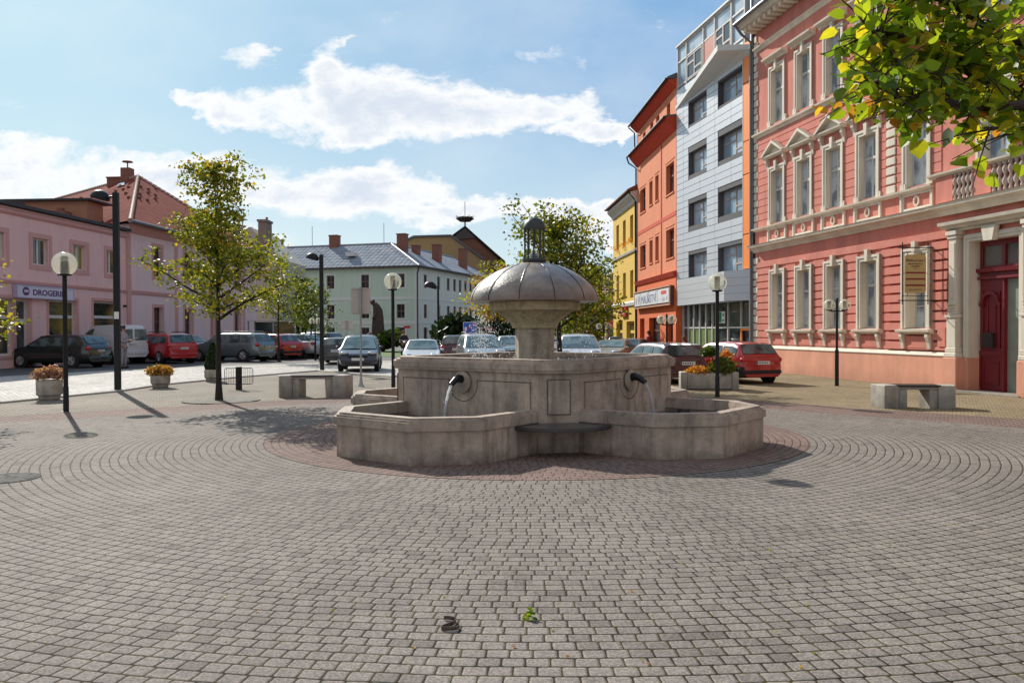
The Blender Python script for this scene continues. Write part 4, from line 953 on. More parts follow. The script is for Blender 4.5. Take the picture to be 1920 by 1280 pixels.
for i, (a, b) in enumerate(UP):
    c = (a+b)/2
    m = MB(); surround(m, a, b, 9.18, 11.12, .16); m.box(a-.25, a-.02, -.06, 0, 9.10, 9.30); m.box(b+.02, b+.25, -.06, 0, 9.10, 9.30); lining(m, a, b, 9.18, 11.12); m.build('window_surround', cream, pk_)
    m = MB(); m.prismyz([(0, 11.42), (-.08, 11.44), (-.10, 11.5), (-.26, 11.56), (-.27, 11.62), (0, 11.68)], c-.76, c+.76); m.build('window_hood', cream, pk_)
    window(pk_, a, b, 9.18, 11.12, .14, grey_f, g_cur, 'cross', .055)
# balustrades above the portal
for (x0, x1) in ((9.62, 10.25), (11.0, 11.55), (12.75, 13.38)): MB().box(x0, x1, -.20, .0, 4.84, 5.50).build('balcony_pier', salmon, pk_)
bal = MB(); bal.lathe([(.05, 4.84), (.05, 4.88), (.03, 4.92), (.075, 5.0), (.075, 5.06), (.03, 5.15), (.028, 5.17), (.03, 5.19), (.07, 5.28), (.07, 5.34), (.03, 5.42), (.05, 5.46), (.05, 5.50)], 12)
bm = bal.mesh('baluster', M('baluster_stone', (.42, .33, .29), .8, .2), True, 45)
for x0, x1 in ((10.25, 11.0), (11.55, 12.75)):
    n = int((x1-x0)/.15)
    for i in range(n): inst('baluster', bm, pk_, (x0+(i+.5)*(x1-x0)/n, -.17, 0))
# portal
m = MB()
for (x0, x1) in ((10.05, 10.50), (12.50, 12.95)):
    m.bbox(x0, x1, -.30, .28, .85, .97, .02); m.bbox(x0+.03, x1-.03, -.28, .28, .97, 1.10, .015); m.bbox(x0+.06, x1-.06, -.26, .28, 1.10, 1.86, .01)
    m.bbox(x0+.02, x1-.02, -.29, .28, 1.86, 1.93, .01); m.bbox(x0+.09, x1-.09, -.22, .28, 1.93, 3.86, .008)
    m.bbox(x0+.13, x1-.13, -.235, -.21, 2.35, 3.76, .006)
    for i in range(4):
        for j in range(4): m.bbox(x0+.09+i*.07, x0+.145+i*.07, -.245-.01*j, -.2, 1.95+j*.075, 2.01+j*.075, .01)
    m.bbox(x0+.06, x1-.06, -.25, .28, 3.86, 3.948, .01); m.bbox(x0+.03, x1-.03, -.28, .28, 3.95, 4.06, .01); m.build('pilaster', cream, pk_); m = MB()
for (x0, x1, x2, x3) in ((10.02, 10.53, 10.53, 10.70), (12.47, 12.98, 12.30, 12.47)): m = MB(); m.bbox(x0, x1, -.31, .28, 0, .85, .02); m.box(x2, x3, -.10, .28, 0, .849); m.build('portal_base', salmon_l, pk_)
m = MB(); m.box(10.0, 13.0, -.15, .0, 4.055, 4.12); m.prismyz([(0, 4.12), (-.24, 4.12), (-.27, 4.17), (-.36, 4.21), (-.38, 4.29), (0, 4.34)], 9.9, 13.1)
m.box(10.52, 10.70, -.09, .28, .851, 3.75); m.box(12.30, 12.48, -.09, .28, .851, 3.75); m.box(10.52, 12.48, -.09, .28, 3.75, 3.93)
m.box(10.55, 10.60, -.12, -.09, .9, 3.88); m.box(12.40, 12.45, -.12, -.09, .9, 3.88); m.box(10.60, 12.40, -.12, -.09, 3.83, 3.88)
m.prismxz([(11.36, 3.70), (11.64, 3.70), (11.72, 4.05), (11.28, 4.05)], -.24, -.091)
m.build('portal_frame', cream, pk_)
m = MB(); m.box(10.5, 12.5, -.005, .28, 3.94, 4.12); m.build('portal_wall', salmon, pk_)
ox = M('oxblood_door_paint', (.17, .012, .02), .38, .2, 4, 40, .1, spec=.5)
dr_ = inst('entrance_door', MB().box(10.70, 11.46, .24, .29, .04, 2.78).mesh('door_leaf', ox), pk_)
m = MB(); frm(m, 10.70, 11.46, .1, .95, .05, .24, .215); frm(m, 10.82, 11.34, .2, .78, .025, .24, .222)
m.box(10.78, 10.83, .21, .24, 1.1, 2.5); m.box(11.33, 11.38, .21, .24, 1.1, 2.5); m.box(10.95, 10.98, .22, .24, 1.15, 2.3); m.box(11.2, 11.23, .22, .24, 1.15, 2.3); m.box(10.72, 11.44, .19, .24, .95, 1.02)
arc = [(11.08+.30*cos(a), 2.22+.28*sin(a)) for a in [pi*j/12 for j in range(13)]]+[(11.08+.22*cos(a), 2.22+.20*sin(a)) for a in [pi-pi*j/12 for j in range(13)]]
vs = [(x, .16, z) for x, z in arc]+[(x, .24, z) for x, z in arc]; fs = []
for j in range(12): fs += [(j, j+1, 24-j, 25-j)]
n = 26
for j in range(12): fs += [(j, 26+j, 27+j, j+1), (25-j, 24-j, 50-j, 51-j)]
m.add(vs, fs); m.box(10.74, 10.86, .17, .24, 2.14, 2.22); m.box(11.30, 11.42, .17, .24, 2.14, 2.22)
m.build('door_panels', ox, dr_)
m = MB(); m.box(10.88, 11.22, .15, .238, 1.12, 1.46); m.box(10.90, 11.20, .13, .15, 1.42, 1.47); m.build('letter_box', M('mailbox_dark', (.06, .05, .05), .35, .2, metal=.6), dr_)
m = MB(); m.box(11.46, 11.54, .19, .29, .04, 2.78); m.box(10.70, 12.30, .22, .29, 2.78, 2.95); m.prismyz([(.22, 2.95), (.12, 2.97), (.10, 3.06), (.22, 3.08)], 10.70, 12.30); m.box(10.70, 12.30, .14, .22, 2.80, 2.86)
m.box(10.70, 12.30, .23, .29, 3.62, 3.75); m.box(10.70, 10.80, .23, .29, 3.08, 3.62); m.box(11.45, 11.55, .21, .29, 3.08, 3.62); m.box(12.20, 12.30, .23, .29, 3.08, 3.62); m.box(10.80, 12.2, .23, .29, 3.06, 3.13); m.box(12.22, 12.30, .2, .29, .04, 2.78)
m.build('door_frame', ox, pk_)
m = MB(); m.quad((10.8, .27, 3.1), (12.2, .27, 3.1), (12.2, .27, 3.64), (10.8, .27, 3.64)); m.build('fanlight', glass_mat('fanlight_glass', (.10, .09, .08), (.16, .14, .12), .2), pk_)
m = MB(); m.box(11.54, 12.22, .285, .295, .04, 2.78); m.build('doorway_hall', M('hall_wall', (.22, .24, .20), .9, .35, 3), pk_)
m = MB(); m.bbox(10.4, 12.6, -.35, .3, 0, .045, .01); m.build('doorstep', conc_w, pk_)
m = MB(); m.box(9.64, 9.92, -.15, -.12, 1.12, 1.62); m.build('wall_cabinet', salmon, pk_)
# hanging bracket sign
ir = blk
hs_ = thing('hanging_sign', 'tan board with dark red bars hanging in a black iron frame on the pink wall', 'hanging sign', (0, 0, 0)); 
q = RW(9.45); hs_.location = (q.x, q.y, 0); hs_.rotation_euler = (0, 0, radians(4)); hs_.location.z = .57; hs_.scale = (.89, 1, .871)
# local x toward the wall; sign plane faces the camera
m = MB()
for z in (3.62, 2.02): m.tube([(-1.23, 0, z), (.05, 0, z)], .017, 7); m.ell((.03, 0, z), (.035, .035, .035), 8, 6)
for x in (-1.09, -.30): m.tube([(x, 0, 1.90), (x, 0, 3.78)], .015, 7)
for z in (3.48, 2.16): m.tube([(-1.09, 0, z), (-.30, 0, z)], .009, 6)
m.tube([(-1.09, 0, 2.84), (-1.02, 0, 2.84)], .008, 5); m.tube([(-.37, 0, 2.84), (-.30, 0, 2.84)], .008, 5)
for x in (-.93, -.5): m.tube([(x, 0, 3.39), (x, 0, 3.49)], .008, 5); m.tube([(x, 0, 2.16), (x, 0, 2.28)], .008, 5)
m.build('iron_frame', ir, hs_, smooth=True, ang=60)
m = MB(); m.prismxz([(-1.02, 2.30), (-1.0, 2.25), (-.94, 2.25), (-.45, 2.25), (-.39, 2.27), (-.37, 2.33), (-.37, 3.32), (-.41, 3.40), (-.48, 3.41), (-.97, 3.41), (-1.02, 3.36)], -.012, .012); m.build('board', M('tan_board', (.50, .37, .16), .6, .1), hs_)
mred = M('dark_red_bar', (.22, .02, .03), .6, .1); mtx = M('sign_text_brown', (.16, .10, .05), .6, .1)
m = MB()
for z in (2.86, 2.67, 2.48): m.box(-1.0, -.39, -.016, -.0125, z-.025, z+.025)
m.build('red_bars', mred, hs_)
text('Přijďte k nám !', .098, mtx, hs_, (-.695, -.0125, 3.20), align='CENTER', bold=.002)
text('SPECIÁLNÍ ŠKOLA A', .052, mtx, hs_, (-.695, -.0125, 3.11), align='CENTER', bold=.002); text('MATEŘSKÁ', .052, mtx, hs_, (-.695, -.0125, 3.035), align='CENTER', bold=.002)
text('škola', .04, mtx, hs_, (-.695, -.0125, 2.97), align='CENTER'); text('Telefon 352 350 353', .055, mtx, hs_, (-.695, -.0125, 2.33), align='CENTER')
# --- silver office block
sil = M('silver_panels', (.58, .60, .64), .42, .05, .8, 8, .03, metal=.35, spec=.5)
sil2 = M('grey_soffit', (.36, .37, .37), .5, .08)
dkg = M('panel_joint', (.10, .10, .11), .8, .1)
org = M('orange_panel', (.95, .24, .015), .45, .06, 1, 10, .02, spec=.5)
orr = M('terracotta_panel', (.52, .17, .12), .4, .06)
so_ = facade('office_block', 'modern office block with silver cladding, an orange strip and a slanting white canopy', 'building', RW(0), RD_)
WS = [(-7.55, -5.45), (-4.3, -1.98)]; rows = [(3.98, 5.05), (6.36, 7.42), (8.72, 9.78), (11.05, 12.08)]
hs2 = [(a, b, c, d) for a, b in WS for c, d in rows]
m = MB(); wall(m, -9, -1.1, 2.75, 12.8, hs2, y=.012, rev=.30, sides=.4); m.box(-8.99, -1.1, .40, 11, 0, 15.1); m.build('wall', dkg, so_)
m = MB(); zz = []; z = 2.78
while z < 12.8: zz.append((z+.012, z+.30)); z += .302
for (p, q) in ((-9, -8.15), (-8.14, -6.2), (-6.19, -4.6), (-4.59, -3.0), (-2.99, -1.92)): courses(m, p+.004, q-.004, zz, [(a-.0, b+.0, c, d) for a, b, c, d in hs2], .012, .02, .005)
m.build('cladding', sil, so_)
or_f = M('orange_brown_frame', (.42, .36, .34), .5, .1)
for a, b, c, d in hs2:
    window(so_, a+.0, b-.0, c, d, .27, or_f, g_skyref, 'modern', .05)
m = MB(); 
for (z0, z1) in ((3.98, 5.33), (5.37, 7.70), (7.74, 9.0), (9.04, 11.3), (11.34, 12.9)): m.box(-1.90, -1.22, -.02, .011, z0, z1)
m.build('orange_strip', org, so_)
m = MB(); m.box(-1.21, -1.12, -.05, .3, 2.7, 14.9); m.box(-1.92, -1.90, -.03, .011, 3.9, 12.9); m.build('corner_trim', sil, so_)
# attic storey of glass
m = MB(); 
def att_z(x): return 15.1
m.box(-8.98, -1.9, .10, .4, 12.3, 15.05); m.build('attic_glass', g_skyref, so_)
m = MB()
for x in (-9.0, -7.9, -5.95, -4.75, -3.1, -1.9): m.box(x, x+.07, .02, .10, 12.3, 15.1)
for z in (13.2, 14.35, 15.05): m.box(-9.0, -1.83, .04, .099, z, z+.07)
m.box(-9.05, -1.8, -.05, .5, 15.12, 15.2)
m.build('attic_frames', grey_f, so_)
m = MB(); m.box(-5.88, -4.75, .05, .098, 13.3, 14.33); m.build('terracotta_panel', orr, so_)
window(so_, -7.8, -6.1, 13.25, 14.3, .03, or_f, g_dark, 'modern', .06); window(so_, -4.6, -3.15, 13.25, 14.4, .03, or_f, g_dark, 'modern', .06)
m = MB()   # canopy: folded wedge
P_ = [(-9.05, 0.0, 12.35), (-3.4, -.85, 13.0), (-1.15, 0.0, 12.75)]
def slab(mb, tp, bt): 
    n = len(tp); mb.add([*tp, *bt], [tuple(range(n)), tuple(range(2*n-1, n-1, -1))]+[(i, n+i, n+(i+1) % n, (i+1) % n) for i in range(n)])
slab(m, [(-9.1, -.02, 12.36), (-2.24, -.95, 12.96), (-1.12, -.02, 12.66)], [(-9.1, -.02, 12.20), (-2.24, -.95, 12.72), (-1.12, -.02, 12.46)])
slab(m, [(-9.0, -.02, 12.37), (-2.3, -.8, 12.97), (-1.2, .01, 12.67)], [(-9.0, .009, 12.2), (-2.3, .009, 12.3), (-1.2, .009, 12.3)])
m.build('canopy', M('canopy_white', (.62, .62, .60), .45, .08), so_)
m = MB()   # overhanging wedge over the shop front
A_, B_, C_ = (-9.0, -.01), (-2.35, -.62), (-1.12, -.01)
zz = [(2.72+i*.305, 2.72+i*.305+.296) for i in range(4)]
for (p, q) in ((A_, B_), (B_, C_)):
    for a, b in zz: 
        m.add([(p[0], p[1], a), (q[0], q[1], a), (q[0], q[1], b), (p[0], p[1], b)], [(0, 1, 2, 3)])
m.add([(*A_, 3.935), (*B_, 3.935), (*C_, 3.935), (*A_, 2.70), (*B_, 2.70), (*C_, 2.70)], [(0, 1, 2), (5, 4, 3)])
m.build('overhang_cladding', sil, so_)
m = MB(); A2, B2, C2 = (-9.0, .003), (-2.35, -.605), (-1.125, .003); m.prism([A2, B2, C2], 2.71, 3.92); m.build('overhang_core', dkg, so_)
m = MB(); m.box(-8.95, -1.15, .36, .40, 0, 2.72); m.build('shopfront_glass', g_dark, so_)
m = MB()
for x in (-9, -8.35, -7.7, -7.0, -6.3, -5.6, -5.2, -4.0, -2.75, -1.75, -1.2): m.box(x, x+.07, .28, .355, .04, 2.71)
for z in (0.02, .55, 1.62): m.box(-8.93, -1.2, .30, .354, z, z+.07)
m.build('shopfront_frames', white_f, so_)
m = MB(); frm(m, -2.68, -1.68, .05, 1.62, .09, .29, .25); m.build('shop_door', org, so_)
m = MB(); m.box(-8.2, -5.3, .33, .352, .66, 1.6); m.build('window_display', M('display_green', (.12, .18, .04), .7, .5, 3), so_)
m = MB(); m.box(-4.9, -4.25, .29, .31, 1.85, 2.35); m.build('poster', wb, so_); m = MB(); m.box(-4.87, -4.58, .283, .289, 1.88, 2.32); m.build('poster_band', M('poster_green', (.02, .20, .10), .5, .1), so_)
m = MB(); m.ell((-4.4, .285, 2.2), (.07, .004, .07), 10, 6); m.box(-4.5, -4.3, .283, .289, 1.93, 2.0); m.build('poster_print', MATS['poster_green'], so_)
m = MB(); m.tube([(-1.03, -.05, 14.6), (-1.03, -.05, .2)], .05, 8); m.build('downpipe', zinc, so_, smooth=True)
# --- orange house
oW = RW(-9.06); od = Vector((80/1549, -1)).normalized()   # vanishing at px 880
LO = 9.3
oo = facade('corner_house', 'tall orange plastered house with shop sign boards and a red eave', 'building', oW-od*LO, od)
opl = M('orange_plaster', (.68, .225, .105), .85, .10, .8, 40, .2, streak=.1); ored = M('red_orange_trim', (.55, .05, .015), .7, .12, 1); oshop = M('orange_shop_plaster', (.70, .14, .04), .8, .12, .8)
def X(u): return u+LO
def rows_o(z0, z1): return [(X(-8.5), X(-7.0), z0, z1+.05), (X(-6.0), X(-5.2), z0+.1, z1+.1), (X(-4.55), X(-3.75), z0+.1, z1+.15), (X(-2.1), X(-.45), z0, z1+.2)]
ho = rows_o(8.35, 9.65)+rows_o(5.15, 6.4)
ha = [(X(-7.7), X(-6.95), 12.1, 12.85), (X(-5.75), X(-5.0), 12.2, 12.9), (X(-4.3), X(-3.55), 12.2, 12.9), (X(-1.9), X(-1.2), 12.2, 12.9)]
hgd = [(X(-8.45), X(-7.2), .05, 2.22), (X(-6.0), X(-3.3), .05, 2.22), (X(-2.0), X(-.55), .05, 2.26)]
m = MB(); wall(m, 0, LO, 4.2, 13.7, ho+ha, rev=.28); m.box(.001, LO-.001, .3, 10, 0, 13.7); m.build('wall', opl, oo)
m = MB(); wall(m, 0, LO, 0, 4.2, hgd, rev=.3, y=-.03); m.build('shop_wall', oshop, oo)
m = MB(); m.prismyz([(0, 11.25), (-.05, 11.25), (-.45, 11.75), (-.5, 11.85), (0, 11.9)], -.05, LO); m.prismyz([(0, 13.3), (-.05, 13.3), (-.4, 13.65), (0, 13.7)], -.05, LO); m.prismyz([(0, 4.15), (-.1, 4.18), (-.22, 4.4), (0, 4.45)], -.02, LO)
m.box(X(-3.2), X(-3.0), -.03, 0, 4.4, 11.3); m.box(0, LO, -.02, 0, 7.15, 7.35)
m.build('red_trim', ored, oo)
m = MB(); m.prismyz([(-.45, 13.7), (-.45, 13.78), (5, 16.2), (10, 13.7)], -.1, LO+.02); m.prismyz([(-.55, 11.86), (-.55, 11.93), (0, 12.0), (0, 11.9)], -.1, LO); m.build('roof', slate, oo)
m = MB(); m.tube([(-.1, -.5, 13.68), (LO, -.5, 13.68)], .06, 8); m.tube([(-.08, -.5, 13.6), (-.08, -.15, 13.3), (-.08, -.12, 12.0)], .04, 8); m.tube([(-.1, -.6, 11.85), (LO, -.6, 11.85)], .06, 8); m.tube([(-.08, -.6, 11.8), (-.08, -.5, 11.5), (-.08, -.06, 11.2), (-.08, -.06, .3)], .045, 8); m.build('gutter', blk, oo, smooth=True)
dw = M('brown_frame', (.14, .05, .04), .6, .2)
for (a, b, c, d) in ho: window(oo, a, b, c, d, .22, dw, g_dark, 'cross' if b-a > 1.2 else 'two', .06)
for (a, b, c, d) in ha: window(oo, a, b, c, d, .22, dw, g_dark, 'two', .05)
for (a, b, c, d) in hgd: window(oo, a, b, c, d, .22, dw, g_dark, 'transom', .07)
m = MB()
for (a, b, c, d) in ho: m.box(a-.05, b+.05, -.05, .03, c-.07, c)
for (a, b, c, d) in ho: m.box(a-.1, b+.1, -.025, 0, d+.12, d+.17)
m.build('sills', opl, oo)
sb = inst('shop_sign', MB().box(X(-8.95), X(-.35), -.22, -.04, 2.80, 3.75).mesh('sign_box', dw), oo)
m = MB(); frm(m, X(-9.0), X(-.3), 2.78, 3.78, .07, -.22, -.27); m.build('sign_frame', M('sign_wood', (.50, .26, .16), .6, .1), sb)
m = MB(); 
for a, b in ((-8.85, -7.3), (-7.2, -3.05), (-2.95, -.5)): m.box(X(a), X(b), -.26, -.22, 2.93, 3.64)
m.build('sign_panel', M('sign_panel_white', (.66, .67, .70), .5, .08), sb)
text('MALÍŘSTVÍ', .62, M('sign_text_blue', (.16, .20, .36), .6), sb, (X(-5.12), -.264, 3.04), align='CENTER', sx=1.28)
m = MB(); m.box(X(-2.1), X(-1.0), -.264, -.2605, 3.36, 3.54); m.build('red_print', M('print_red', (.6, .05, .06), .6), sb)
m = MB(); rg = random.Random(4)
for i in range(9): x = -8.7+rg.random()*1.2; m.box(X(x), X(x+.12), -.264, -.2605, 3.0+rg.random()*.2, 3.3+rg.random()*.25)
for i in range(9): x = -2.8+rg.random()*2.1; m.box(X(x), X(x+.08), -.264, -.2605, 2.98+rg.random()*.1, 3.15+rg.random()*.15)
m.build('faded_print', M('print_grey', (.38, .36, .42), .6), sb)
# --- yellow house
yW = oW-od*LO; yd = Vector((70/1549, -1)).normalized(); LY = 8.6
yy = facade('yellow_house', 'yellow plastered house with white window bands beyond the orange one', 'building', yW-yd*LY, yd)
yel = M('yellow_plaster', (.70, .46, .075), .85, .12, .9, 40, .2, streak=.1)
hy = [(1.3+i*2.5, 2.3+i*2.5, z, z+1.7) for i in range(3) for z in (3.55, 6.95)]; hyg = [(1.2, 3.6, .05, 2.1), (5.0, 7.6, .05, 2.1)]
m = MB(); wall(m, 0, LY, 0, 9.9, hy+hyg, rev=.28); m.box(.001, LY-.001, .3, 10, 0, 9.9); m.build('wall', yel, yy)
m = MB(); cornice(m, 0, LY, 9.2, [(0, 0), (.08, .02), (.15, .2), (.4, .45), (.42, .6), (0, .7)]); cornice(m, 0, LY, 3.05, [(0, 0), (.1, .02), (.14, .2), (0, .3)]); cornice(m, 0, LY, 6.3, [(0, 0), (.1, .02), (.14, .15), (0, .2)]); m.box(LY-.35, LY-.02, -.03, 0, 0, 9.2)
m.build('white_trim', M('white_trim', (.62, .60, .56), .7, .1), yy)
m = MB(); m.prismyz([(-.6, 9.88), (-.6, 9.95), (5, 12.6), (10, 9.9)], -.2, LY+.02); m.build('roof', M('rust_roof', (.18, .07, .05), .8, .2), yy)
for h in hy: window(yy, *h, .2, dw, g_far, 'two', .07)
for h in hyg: window(yy, *h, .2, yel, g_dark, 'transom', .12)
m = MB(); m.tube([(LY-.1, -.55, 9.85), (LY-.1, -.1, 9.3), (LY-.1, -.08, .2)], .05, 8); m.build('downpipe', blk, yy, smooth=True)
ys = inst('shop_sign', MB().box(3.7, 5.6, -.16, -.03, 2.42, 3.0).mesh('sign_box', M('sign_red_box', (.6, .02, .04), .4, .05)), yy)
m = MB()
for i in range(5): m.box(3.95+i*.28, 4.15+i*.28, -.166, -.1605, 2.6, 2.82)
m.build('white_print', wb, ys)
mb = MB(); mb.tint = []; rg = random.Random(14)
for h in hy[1::2]: leaf_quads(mb, ((h[0]+h[1])/2, -.15, h[2]+.1), 40, .16, .12, rg, .8)
mb.build('window_box_flowers', m_oran, yy)
# --- far end of the street
plain = lambda n, c: M(n, c, .9, .12, .6, 30, .2)
rtile_c = None
def tile_mat(name, c1, c2, sx_=3.2, sy=3.0):
    t = NT(name); P = t.n('ShaderNodeTexCoord').outputs['UV']
    sp_ = t.n('ShaderNodeSeparateXYZ', {0: P}); u, v = sp_.outputs[0], sp_.outputs[1]
    fu = t.m('FRACT', t.m('MULTIPLY', u, sx_)); fv = t.m('FRACT', t.m('MULTIPLY', v, sy))
    hh = t.m('ADD', t.m('SINE', t.m('MULTIPLY', fu, pi)), t.m('MULTIPLY', fv, -.9))
    w = t.n('ShaderNodeTexWhiteNoise', {0: t.n('ShaderNodeCombineXYZ', {0: t.m('FLOOR', t.m('MULTIPLY', u, sx_)), 1: t.m('FLOOR', t.m('MULTIPLY', v, sy))})}, noise_dimensions='2D')
    c = t.mix(w.outputs[0], c1, c2); dark = t.ss(fv, .0, .22, .35, 1.)
    sc = t.n('ShaderNodeVectorMath', operation='SCALE'); t.set(sc.inputs[0], c); t.set(sc.inputs[3], dark)
    bp = t.n('ShaderNodeBump', {'Strength': .7, 'Distance': .06, 'Height': hh})
    return t.out(pr(t, col=sc.outputs[0], rough=.95, spec=.03, nor=bp))
def roof_poly(name, pts_faces, mat, par):
    """faces as lists of 3d points, UV: u along first edge, v up the slope"""
    vs = []; fs = []; uvs = []
    for f in pts_faces:
        f = [Vector(p) for p in f]; o = len(vs); vs += [tuple(p) for p in f]; fs.append(tuple(range(o, o+len(f))))
        ex = (f[1]-f[0]).normalized(); nn = ex.cross((f[2]-f[0])).normalized(); ey = nn.cross(ex)
        uvs += [((p-f[0]).dot(ex), (p-f[0]).dot(ey)) for p in f]
    me = bpy.data.meshes.new(name); me.from_pydata(vs, [], fs); me.materials.append(mat); me.update()
    uv = me.uv_layers.new(name='UVMap')
    for l in me.loops: uv.data[l.index].uv = uvs[l.vertex_index]
    return inst(name, me, par)
t_red = tile_mat('red_roof_tiles', (.25, .065, .05), (.17, .045, .035), 3.4, 3.0)
t_grey = tile_mat('grey_roof_sheets', (.30, .33, .38), (.22, .25, .30), 1.6, 1.1)
t_dk = tile_mat('dark_roof_tiles', (.10, .075, .07), (.07, .055, .05), 3, 3)
# --- mauve shop building on the left
ld = Vector((114/1549, 1)).normalized(); LW = Vector((-21.38, 46))
def LWp(u): return LW+ld*u
mauve = M('mauve_plaster', (.80, .52, .50), .88, .08, .8, 40, .2, streak=.08); mauve_d = M('dusty_rose_trim', (.62, .33, .30), .85, .1, .8)
ls = facade('drugstore_building', 'low mauve two storey shop building with flat roof and rose window frames', 'building', LWp(-17), ld)
q = 17.
hw = [(q+a, q+b, 4.68, 5.92) for a, b in ((-14.6, -13.2), (-11.3, -9.95), (-8.05, -6.95), (-5.0, -3.93), (-2.0, -1.05))]
hs_g = [(q-9.35, q-8.35, .05, 3.06), (q-12.5, q-9.45, .55, 3.06), (q-6.95, q-4.75, .6, 3.12), (q-3.3, q-1.0, .6, 3.18), (q-16, q-13.2, .6, 3.06)]
m = MB(); wall(m, 0, q, 0, 7.1, hw+hs_g, rev=.25); m.box(.001, q, .3, 9, 0, 7.1); m.build('wall', mauve, ls)
m = MB(); cornice(m, 0, q, 6.75, [(0, 0), (.06, .02), (.12, .10), (.14, .2), (0, .25)]); cornice(m, 0, q, 3.72, [(0, 0), (.05, .02), (.09, .14), (0, .19)])
for h in hw: frm(m, h[0]-.28, h[1]+.28, h[2]-.22, h[3]+.22, .21, 0, -.03)
for h in hs_g: frm(m, h[0]-.16, h[1]+.16, h[2]-.14 if h[2] > .3 else .0, h[3]+.16, .14, 0, -.03)
m.box(q-.12, q+.28, -.07, .02, 0, 7.0)
m.build('rose_trim', mauve_d, ls)
m = MB(); m.box(-.1, q+.05, -.25, 9.2, 7.13, 7.27); m.build('roof', M('flat_roof_edge', (.05, .05, .055), .7, .2), ls)
for h in hw: window(ls, *h, .16, white_f, g_yel, 'two', .07)
for i, h in enumerate(hs_g): window(ls, *h, .18, white_f, g_yel if i else g_dark, 'transom', .1)
sg = thing('shop_sign', 'white lit sign board with purple lettering over the drugstore door', 'sign', (*LWp(0), 0), atan2(ld.y, ld.x))
MB().box(-9.45, -5.35, -.22, -.035, 3.15, 3.66).build('sign_board', M('sign_lilac_white', (.62, .58, .66), .5, .06), sg)
m = MB(); frm(m, -9.5, -5.3, 3.11, 3.70, .045, -.034, -.24); m.build('sign_frame', M('sign_violet', (.48, .42, .60), .5, .1), sg)
mp = M('sign_purple', (.10, .03, .17), .5, .1)
text('DROGERIE', .36, mp, sg, (-8.42, -.222, 3.27), bold=.012, sx=1.36)
m = MB(); m.ell((-8.88, -.225, 3.42), (.24, .01, .20), 20, 8); m.build('emblem', mp, sg); text('DM', .15, wb, sg, (-9.02, -.238, 3.37), sx=1.2, bold=.006)
m = MB(); m.cyl(-17+.9, 2, 7.3, 8.6, .10, n=10); m.cyl(-12.0+2.8, 1.2, 7.3, 8.75, .11, n=10); m.xf(Matrix.Translation((q, 0, 0))); m.build('vent_pipe', blk, ls, smooth=True)
cam_ = tag(MB().tube([(0, 0, 3.0), (0, -.18, 2.98)], .06, 10).build('security_camera', blk, smooth=True, loc=(*LWp(-.42), 0)), 'small black camera on the mauve wall near the corner pilaster', 'camera'); cam_.rotation_euler = (0, 0, atan2(ld.y, ld.x))
# orange rooftop room behind
rr_ = facade('rooftop_room', 'low orange rooftop room with thin flat roof behind the edge of the mauve building', 'rooftop room', LWp(0), ld)
MB().box(1.0, 2.6, 2.9, 6.6, 7.2, 9.05).build('wall', M('penthouse_orange', (.42, .20, .12), .85, .15), rr_)
MB().box(.7, 3.2, 2.6, 8.3, 9.051, 9.16).build('roof', M('flat_roof_edge', (.05, .05, .055)), rr_)
m = MB(); m.box(.0, .7, 3.6, 4.5, 7.2, 8.35); m.box(.2, .5, 3.9, 4.2, 8.35, 8.55); m.build('chimney', brick_ch, rr_)
# --- second mauve building with the hipped red roof
l2 = facade('hip_roofed_house', 'mauve two storey house with steep hipped red tile roof and brick chimney', 'building', LWp(.28), ld)
Q2 = 18.6
h2_ = [(2.6+i*3.9, 3.6+i*3.9, z, z+dz) for i in range(4) for z, dz in ((4.85, 1.75), (1.3, 1.7))]
m = MB(); wall(m, 0, Q2, 0, 7.6, h2_, rev=.3); m.prism([(.001, .32), (Q2-.001, .32), (Q2+6, 20), (9.5, 14)], 0, 7.6); m.build('wall', M('pale_mauve_plaster', (.80, .60, .59), .88, .08, .8, 40, .2, streak=.08), l2)
m = MB(); cornice(m, 0, Q2, 7.1, [(0, 0), (.06, .02), (.3, .3), (.34, .5), (0, .55)]); cornice(m, 0, Q2, 3.68, [(0, 0), (.05, .02), (.09, .2), (0, .26)])
for h in h2_: frm(m, h[0]-.2, h[1]+.2, h[2]-.2, h[3]+.2, .17, 0, -.03)
for x in (5.2, 10.5, 15.8): m.box(x, x+.4, -.03, 0, 0, 7.1)
m.build('rose_trim', mauve_d, l2)
for h in h2_: window(l2, *h, .2, dw, g_dark, 'four', .07)
ex = .6; zb, zt = 7.66, 12.4; mid = 7.5
a_, b__, c_, d_ = (-ex-.4, -ex, zb), (Q2+ex, -ex, zb), (Q2+10, 24, zb), (9.5, 14.5, zb); r1_, r2_ = (14.8, 7.5, 13.1), (24, 20, 13.0)
roof_poly('roof', [[a_, b__, r1_], [b__, c_, r2_, r1_], [c_, d_, r2_], [d_, a_, r1_], [d_, r1_, r2_]], t_red, l2)
rt = M('ridge_tiles', (.42, .26, .22), .6, .2)
m = MB()
for p, q_ in ((a_, r1_), (b__, r1_), (r1_, r2_)):
    p, q_ = Vector(p), Vector(q_); n = int((q_-p).length/.35)
    for i in range(n): m.tube([p.lerp(q_, i/n), p.lerp(q_, (i+.92)/n)], [.15, .12], 8)
m.build('ridge_tiles', rt, l2, smooth=True, ang=60)
m = MB(); m.tube([(-ex-.4, -ex-.08, zb-.03), (Q2+ex, -ex-.08, zb-.03)], .09, 8); m.build('gutter', zinc, l2, smooth=True)
m = MB(); m.box(16.3, 17.5, 9.6, 10.8, 11.5, 13.3); m.box(16.25, 17.55, 9.55, 10.85, 13.301, 13.4); m.build('chimney', brick_ch, l2)
